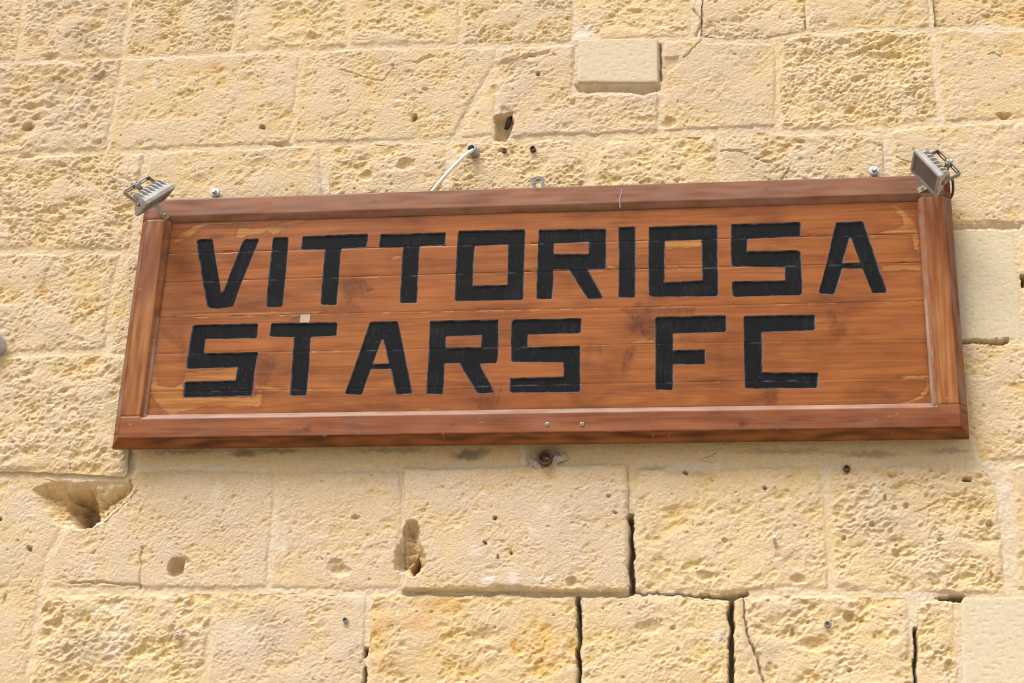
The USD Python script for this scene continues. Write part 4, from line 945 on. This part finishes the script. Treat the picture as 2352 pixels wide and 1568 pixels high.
for name, region in (("top_rail", box(-9, SIGN_Z, 9, 9).difference(gap)), ("bottom_rail", box(-9, -9, 9, SIGN_Z).difference(gap)), ("stile", stiles[0].buffer(-e, join_style=2)), ("stile", stiles[1].buffer(-e, join_style=2))):
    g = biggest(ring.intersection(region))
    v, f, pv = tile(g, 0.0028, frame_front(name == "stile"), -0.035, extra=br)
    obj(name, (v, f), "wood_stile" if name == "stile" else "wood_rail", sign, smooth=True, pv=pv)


def screw_head(c, n, r, mat, parent, ang=0.3, name="screw"):
    """A countersunk screw with a cross slot."""
    n = np.asarray(n, float)
    e1 = np.cross(n, [0, 0, 1.0]); e1 /= np.linalg.norm(e1); e2 = np.cross(n, e1)
    s = obj(name, lathe(c, n, [(-0.002, r * 0.7), (0.0006, r), (0.0013, r * 0.9), (0.0017, r * 0.5), (0.0018, 0)], 20), mat, parent, smooth=40)
    return s


for a, b in ((1257, 974), (1337, 974)):
    c = at(a, b, SIGN_Y - 0.0005)
    screw_head(c, (0, -1, 0), 0.0053, "screw_brass", sign)
    for q in (0.5, 0.5 + math.pi / 2):
        m = trimesh.creation.box([0.0052, 0.0006, 0.0013]); m.apply_transform(trimesh.transformations.rotation_matrix(q, [0, 1, 0])); m.apply_translation(c + np.array([0, -0.0018, 0]))
        obj("screw_slot", m, "slot_dark", sign)
fp = Polygon(xz(c4([(2072, 600), (2140, 597), (2132, 653), (2066, 655)]), PY))
v, f, _ = tile(fp, 0.003, lambda x, z, d: (np.full_like(x, PANEL + 0.0009), {}), -PANEL)
obj("filler_patch", (v, f), "filler", sign, label="pale rectangular filler patch above the T")


plain("dried_paint", (0.16, 0.12, 0.15), (0.24, 0.19, 0.21), 90, 0.6)
dp = [at(a, b, SIGN_Y - 0.0004) for a, b in ((1428, 434), (1427, 444), (1424, 456), (1424, 468))] + [at(1424, 478, SIGN_Y - 0.0004)]
obj("paint_drip", tube(spline(dp, 14), 0.0013, 8), "dried_paint", sign, smooth=True, label="thin pale violet paint drip on the top rail")

# ------------------------------------------------------------------ floodlights
def unit(v):
    return v / np.linalg.norm(v)


def camv(a, b, c):
    """A direction from its components to the right, up and towards the viewer."""
    return unit(a * RIGHT + b * UP - c * fwd)


def pcam(px, py, a, b, away):
    """The direction that shows at pixel (px, py) as (a, b) to the right and up while it leads away from the viewer."""
    return unit((a + (px - 1176) / FOCAL_PX * away) * RIGHT + (b - (py - 784) / FOCAL_PX * away) * UP + away * fwd)


def floodlight(label, C, e1, e2, b, washer_side, foot, washer_pt, bend, cable=None):
    t = thing("floodlight", label, "floodlight")
    e1 = unit(e1); e2 = unit(e2 - np.dot(e2, e1) * e1)
    n = np.cross(e1, e2)
    if np.dot(n, b) > 0:
        n = -n                                                    # light leaves along n, the yoke is behind
    b = unit(b - np.dot(b, e1) * e1)
    L, Sh = 0.098, 0.074

    def put(m): return frame_mesh(m, C, e1, e2, n)
    fr_ = rrect(L, Sh, 0.004).difference(rrect(L - 0.017, Sh - 0.017, 0.002))
    lip = rrect(L - 0.003, Sh - 0.003, 0.004).difference(rrect(L - 0.014, Sh - 0.014, 0.002))
    obj("front_frame", put(cat_([extr(fr_, -0.009, -0.0008), extr(lip, -0.0008, 0.001)])), "lamp_grey", t)
    obj("glass", put(extr(rrect(L - 0.0165, Sh - 0.0165, 0.002), -0.0035, -0.0020)), "lamp_glass", t)
    a, c = (L - 0.018) / 2, (Sh - 0.018) / 2
    q = np.array([(-a, -c, -0.004), (a, -c, -0.004), (a, c, -0.004), (-a, c, -0.004), (-a * .55, -c * .5, -0.016), (a * .55, -c * .5, -0.016), (a * .55, c * .5, -0.016), (-a * .55, c * .5, -0.016)])
    fq = np.array([(0, 1, 5, 4), (1, 2, 6, 5), (2, 3, 7, 6), (3, 0, 4, 7), (4, 5, 6, 7)])
    rf = trimesh.Trimesh(q, np.vstack([fq[:, [0, 1, 2]], fq[:, [0, 2, 3]]]), process=False)
    obj("reflector", put(rf), "reflector", t)
    led = extr(rrect(0.014, 0.014, 0.001), -0.0158, -0.0135)
    obj("led_chip", put(led), "screw_brass", t)
    pts = [(sx * w / 2, sy * h / 2, z) for z, w, h in ((-0.009, L - 0.006, Sh - 0.006), (-0.018, L - 0.012, Sh - 0.014), (-0.026, L - 0.018, Sh - 0.034)) for sx in (-1, 1) for sy in (-1, 1)]
    obj("housing", put(trimesh.convex.convex_hull(np.array(pts))), "lamp_grey", t)
    th = np.linspace(0, math.pi, 22)
    for k in range(7):
        x = -0.036 + 0.072 * k / 6
        prof = Polygon([(-0.031 * math.cos(s), -0.012 - 0.032 * math.sin(s) ** 0.8) for s in th])
        m = extr(prof, x - 0.0009, x + 0.0009)
        m.vertices = m.vertices[:, [2, 0, 1]]
        m.invert() if m.volume < 0 else None
        obj("cooling_fin", put(m), "fin_grey", t)
    # yoke: two legs and a slotted cross piece
    w_, ln, th_ = 0.013, 0.052, 0.0016
    wd = np.cross(b, e1)
    piv = C - n * 0.017
    hx = 0.041
    for s in (-1, 1):
        leg = box(-0.006, -w_ / 2, ln, w_ / 2)
        m = extr(leg, 0, th_)
        obj("yoke_leg", frame_mesh(m, piv + s * hx * e1, b, wd, e1 * s), "bracket_zinc", t)
        pv_ = piv + s * (hx + 0.0005) * e1
        obj("pivot_bolt", cat_([cyl(pv_ - s * e1 * 0.004, pv_ + s * e1 * 0.0035, 0.0062, 18), cyl(pv_ + s * e1 * 0.003, pv_ + s * e1 * 0.0085, 0.0042, 6)]), "bracket_zinc", t, smooth=40)
    cross = box(-hx - th_, -w_ / 2, hx + th_, w_ / 2)
    for s in (-1, 1):
        cross = cross.difference(LineString([(s * 0.015, 0), (s * 0.031, 0)]).buffer(0.0028, quad_segs=4))
    obj("yoke_crosspiece", frame_mesh(extr(cross, 0, th_), piv + b * ln, e1, wd, b), "bracket_zinc", t)
    wc = piv + b * ln
    side = b * washer_side
    obj("washer", lathe(wc, side, [(0.0016, 0), (0.0016, 0.0088), (0.0034, 0.0086), (0.0040, 0.006), (0.0042, 0)], 26), "bolt_steel", t, smooth=40)
    obj("bolt", cat_([cyl(wc - side * 0.013, wc + side * 0.003, 0.0030, 12), cyl(wc + side * 0.004, wc + side * 0.0072, 0.0042, 6), cyl(wc - side * 0.010, wc - side * 0.0055, 0.0055, 6)]), "bolt_steel", t, smooth=40)
    # strap down to the sign's frame
    pts = [wc - side * 0.002 - b * 0.001, bend, foot]
    end = foot + unit(foot - bend) * 0.012
    start = pts[0] + unit(pts[0] - bend) * 0.007
    out = np.array([0, -1.0, 0])

    def bar(p, q, hole_at):
        d = unit(q - p)
        nn = unit(out - np.dot(out, d) * d)
        ww = np.cross(nn, d)
        ln_ = np.linalg.norm(q - p)
        g = box(0, -0.0068, ln_, 0.0068)
        if hole_at:
            g = g.difference(Point(hole_at * ln_, 0).buffer(0.0026, quad_segs=5))
        return frame_mesh(extr(g, -0.001, 0.001), p, d, ww, nn)
    obj("strap", cat_([bar(start, bend, 0.42), bar(bend, end, None)]), "strap_zinc", t)
    screw_head(foot + out * 0.0012, out, 0.0036, "bracket_zinc", t)
    if cable is not None:
        obj("cable", tube(spline(cable, 30), 0.0033), "black_rubber", t, smooth=True)
    return t


def lp(a, b): return ((400 + a / 5.6) * .5904, (620 + b / 5.6) * .5904)
def rp(a, b): return ((3450 + a / 5.2275) * .5904, (500 + b / 5.2275) * .5904)


floodlight("small grey floodlight with cooling fins on the sign's left corner, tilted down towards the lettering", at(*lp(1160, 925), SIGN_Y - 0.082), pcam(359, 463, 71, 43, 62), pcam(359, 463, -26, -31, 57), pcam(359, 463, -30, 35, 24), -1,
           at(*lp(1345, 1205), SIGN_Y - 0.003), None, at(*lp(1080, 900), SIGN_Y - 0.022))
floodlight("small grey floodlight with glass front and black cable on the sign's right corner", at(*rp(770, 915), SIGN_Y - 0.085), pcam(2123, 398, 61, -63.5, -52), pcam(2123, 398, -8.4, -50, 60), pcam(2123, 398, 39, 28, 24), -1,
           at(*rp(722, 1215), SIGN_Y - 0.003), None, at(*rp(1130, 1000), SIGN_Y - 0.020),
           cable=[at(*rp(1130, 960), SIGN_Y - 0.06), at(*rp(1280, 1000), SIGN_Y - 0.03), at(*rp(1345, 1110), SIGN_Y + 0.012), at(*rp(1350, 1230), SIGN_Y + 0.022), at(*rp(1310, 1390), SIGN_Y + 0.034), at(*rp(1215, 1480), SIGN_Y + 0.04)])

# ------------------------------------------------------------------ fixings in the wall
HID = -0.012
c = at(1086, 346, HID)
d = unit(np.array([-0.25, -1.0, 0.12]))
obj_c = obj("conduit_pipe", lathe(c - d * 0.05, d, [(0, 0.011), (0.062, 0.0125), (0.063, 0.0125), (0.063, 0.0095), (0.02, 0.009), (0.02, 0)], 26), "grey_plastic", smooth=40)
tag(obj_c, "grey plastic conduit stub in the stone above the sign with a white cable coming out", "pipe")
cp = [c + d * 0.002, at(1083, 346, -0.026), at(1070, 355, -0.034), at(1050, 374, -0.040), at(1028, 397, -0.043), at(1010, 418, -0.044), at(996, 435, -0.044), at(982, 455, -0.040)]
tag(obj("power_cable", tube(spline(cp, 40), 0.0043), "white_plastic", smooth=True), "white cable running from the grey conduit stub down behind the sign", "cable")


def anchor(a, b, label):
    t = thing("anchor_bolt", label, "bolt", "bolts fixing the sign to the wall")
    c = at(a, b, -0.014)
    n = unit(np.array([-0.06, -1, 0.05]))
    obj("washer", lathe(c, n, [(-0.02, 0.004), (-0.004, 0.0125), (0, 0.0125), (0.0016, 0.0115), (0.0022, 0.0085), (0.0022, 0)], 28), "bolt_steel", t, smooth=40)
    obj("bolt_head", cat_([cyl(c, c + n * 0.009, 0.0068, 6), lathe(c + n * 0.009, n, [(0, 0.0064), (0.0012, 0.0052), (0.0012, 0)], 18)]), "bolt_steel", t, smooth=30)


anchor(493, 441, "silver hex bolt and washer above the sign's left end beside the left floodlight")
anchor(2008, 391, "silver hex bolt and washer above the sign's right end beside the right floodlight")

c = at(1237, 417, -0.024)
arch = LineString([(0, -0.03), (0, 0.0)]).buffer(0.0145, quad_segs=8).difference(LineString([(0, -0.04), (0, -0.001)]).buffer(0.0072, quad_segs=8))
m = frame_mesh(extr(arch, -0.0025, 0.0025), c, np.array([1.0, 0, 0]), np.array([0, 0, 1.0]), np.array([0, -1.0, 0]))
tag(obj("hanging_bracket", m, "rusty_zinc"), "small arched metal hanging tab sticking up behind the sign's top rail near its middle", "bracket")


def stub(a, b, r, out, mat, label, cat, y=-0.004, name="pipe_stub", wall_t=0.3, tilt=(0, 0)):
    c = at(a, b, y)
    d = unit(np.array([tilt[0], -1.0, tilt[1]]))
    o = obj(name, lathe(c - d * 0.04, d, [(0, r), (0.04 + out, r), (0.0405 + out, r * 0.96), (0.0405 + out, r * (1 - wall_t)), (0.03, r * (1 - wall_t)), (0.015, 0)], 22), mat, smooth=40)
    tag(o, label, cat)
    return o


stub(1158, 345, 0.0062, 0.002, "rusty_iron", "rusty broken pipe end in the stone above the sign, beside the white cable", "pipe", wall_t=0.6)
stub(1224, 343, 0.0075, 0.006, "rusty_iron", "short rusty pipe end with an open bore above the arched metal tab", "pipe", tilt=(-.1, .1))
stub(1945, 1075, 0.0078, 0.001, "rusty_iron", "rusty round pipe end in the mortar under the sign's right half", "pipe", wall_t=0.45)
stub(793, 1424, 0.0062, 0.004, "grey_plastic", "thin grey plastic tube end in the lowest course left of the golden stone", "tube", name="plastic_tube", wall_t=0.3)
stub(1900, 1433, 0.0068, 0.004, "grey_plastic", "thin grey plastic tube end in the lowest course at the lower right", "tube", name="plastic_tube", wall_t=0.3)
stub(1780, 1243, 0.0036, 0.018, "bolt_steel", "small steel nail sticking out of the pitted stone under the sign's right half", "nail", name="wall_nail", wall_t=0.9, tilt=(-.1, .35))
t = thing("capped_pipe", "thick rusty pipe end set in a grey cement collar just under the sign's middle", "pipe")
cc = at(1253, 1055, -0.008)
th = np.linspace(0, 2 * math.pi, 40)[:-1]
rad = 0.034 + 0.010 * np.sin(2 * th + 0.6) + 0.005 * np.sin(5 * th) + 0.003 * np.sin(9 * th + 1)
col = Polygon(np.stack([cc[0] + rad * np.cos(th) * 1.1, cc[2] + 0.72 * rad * np.sin(th) - 0.002], 1))


def colf(x, z, d):
    return 0.004 + 0.012 * sstep(d / 0.02) + 0.003 * fb(x / 0.012, z / 0.012, 500, 3), {}


v, f, _ = tile(col, 0.0025, colf, 0.03)
obj("cement_collar", (v, f), "cement", t, smooth=True)
obj("pipe_end", lathe(cc, (0, -1, -0.05), [(0, 0.0175), (0.016, 0.0175), (0.018, 0.0165), (0.018, 0.0125), (0.008, 0.0115), (0.009, 0.004), (0.010, 0)], 26), "rusty_iron", t, smooth=40)
tag(obj("conduit_pipe", tube(spline([at(1160, 300, 0.055), at(1166, 288, 0.034), at(1170, 276, 0.024), at(1173, 264, 0.03)], 12), 0.006), "black_rubber", smooth=True), "dark pipe inside the narrow hole in the wall above the sign", "pipe")

# snail on the pitted stone
sc = at(409, 1460, -0.006)
sn = thing("snail", "small brown snail clinging to the pitted stone at the lower left", "snail")
k = np.linspace(0, 5.2 * math.pi, 90)
rr = 0.0085 * np.exp(-0.14 * k)
sp = np.stack([sc[0] + rr * np.cos(k), sc[1] - 0.006 - 0.006 * k / k[-1], sc[2] + rr * np.sin(k)], 1)
whorl = []
for i in range(0, 90, 2):
    s_ = trimesh.creation.icosphere(1, max(0.0012, 0.62 * rr[i])); s_.apply_translation(sp[i]); whorl.append(s_)
obj("shell", cat_(whorl), "snail_shell", sn, smooth=True)
obj("foot", cyl(sc, sc + np.array([0, -0.006, 0]), 0.005, 14, 0.004), "snail_shell", sn, smooth=40)

# round fitting at the left edge
fc = at(-23, 793, -0.012)
ft = thing("round_fitting", "round pale grey plastic fitting on the wall at the left edge of the picture", "fitting")
obj("base", lathe(fc, (0, -1, 0), [(-0.02, 0.037), (0.026, 0.037), (0.03, 0.035), (0.031, 0.032)], 40), "pale_grey_plastic", ft, smooth=40)
obj("cover", lathe(fc, (0, -1, 0), [(0.031, 0.032), (0.029, 0.030), (0.028, 0.02), (0.028, 0)], 40), "lamp_grey", ft, smooth=40)
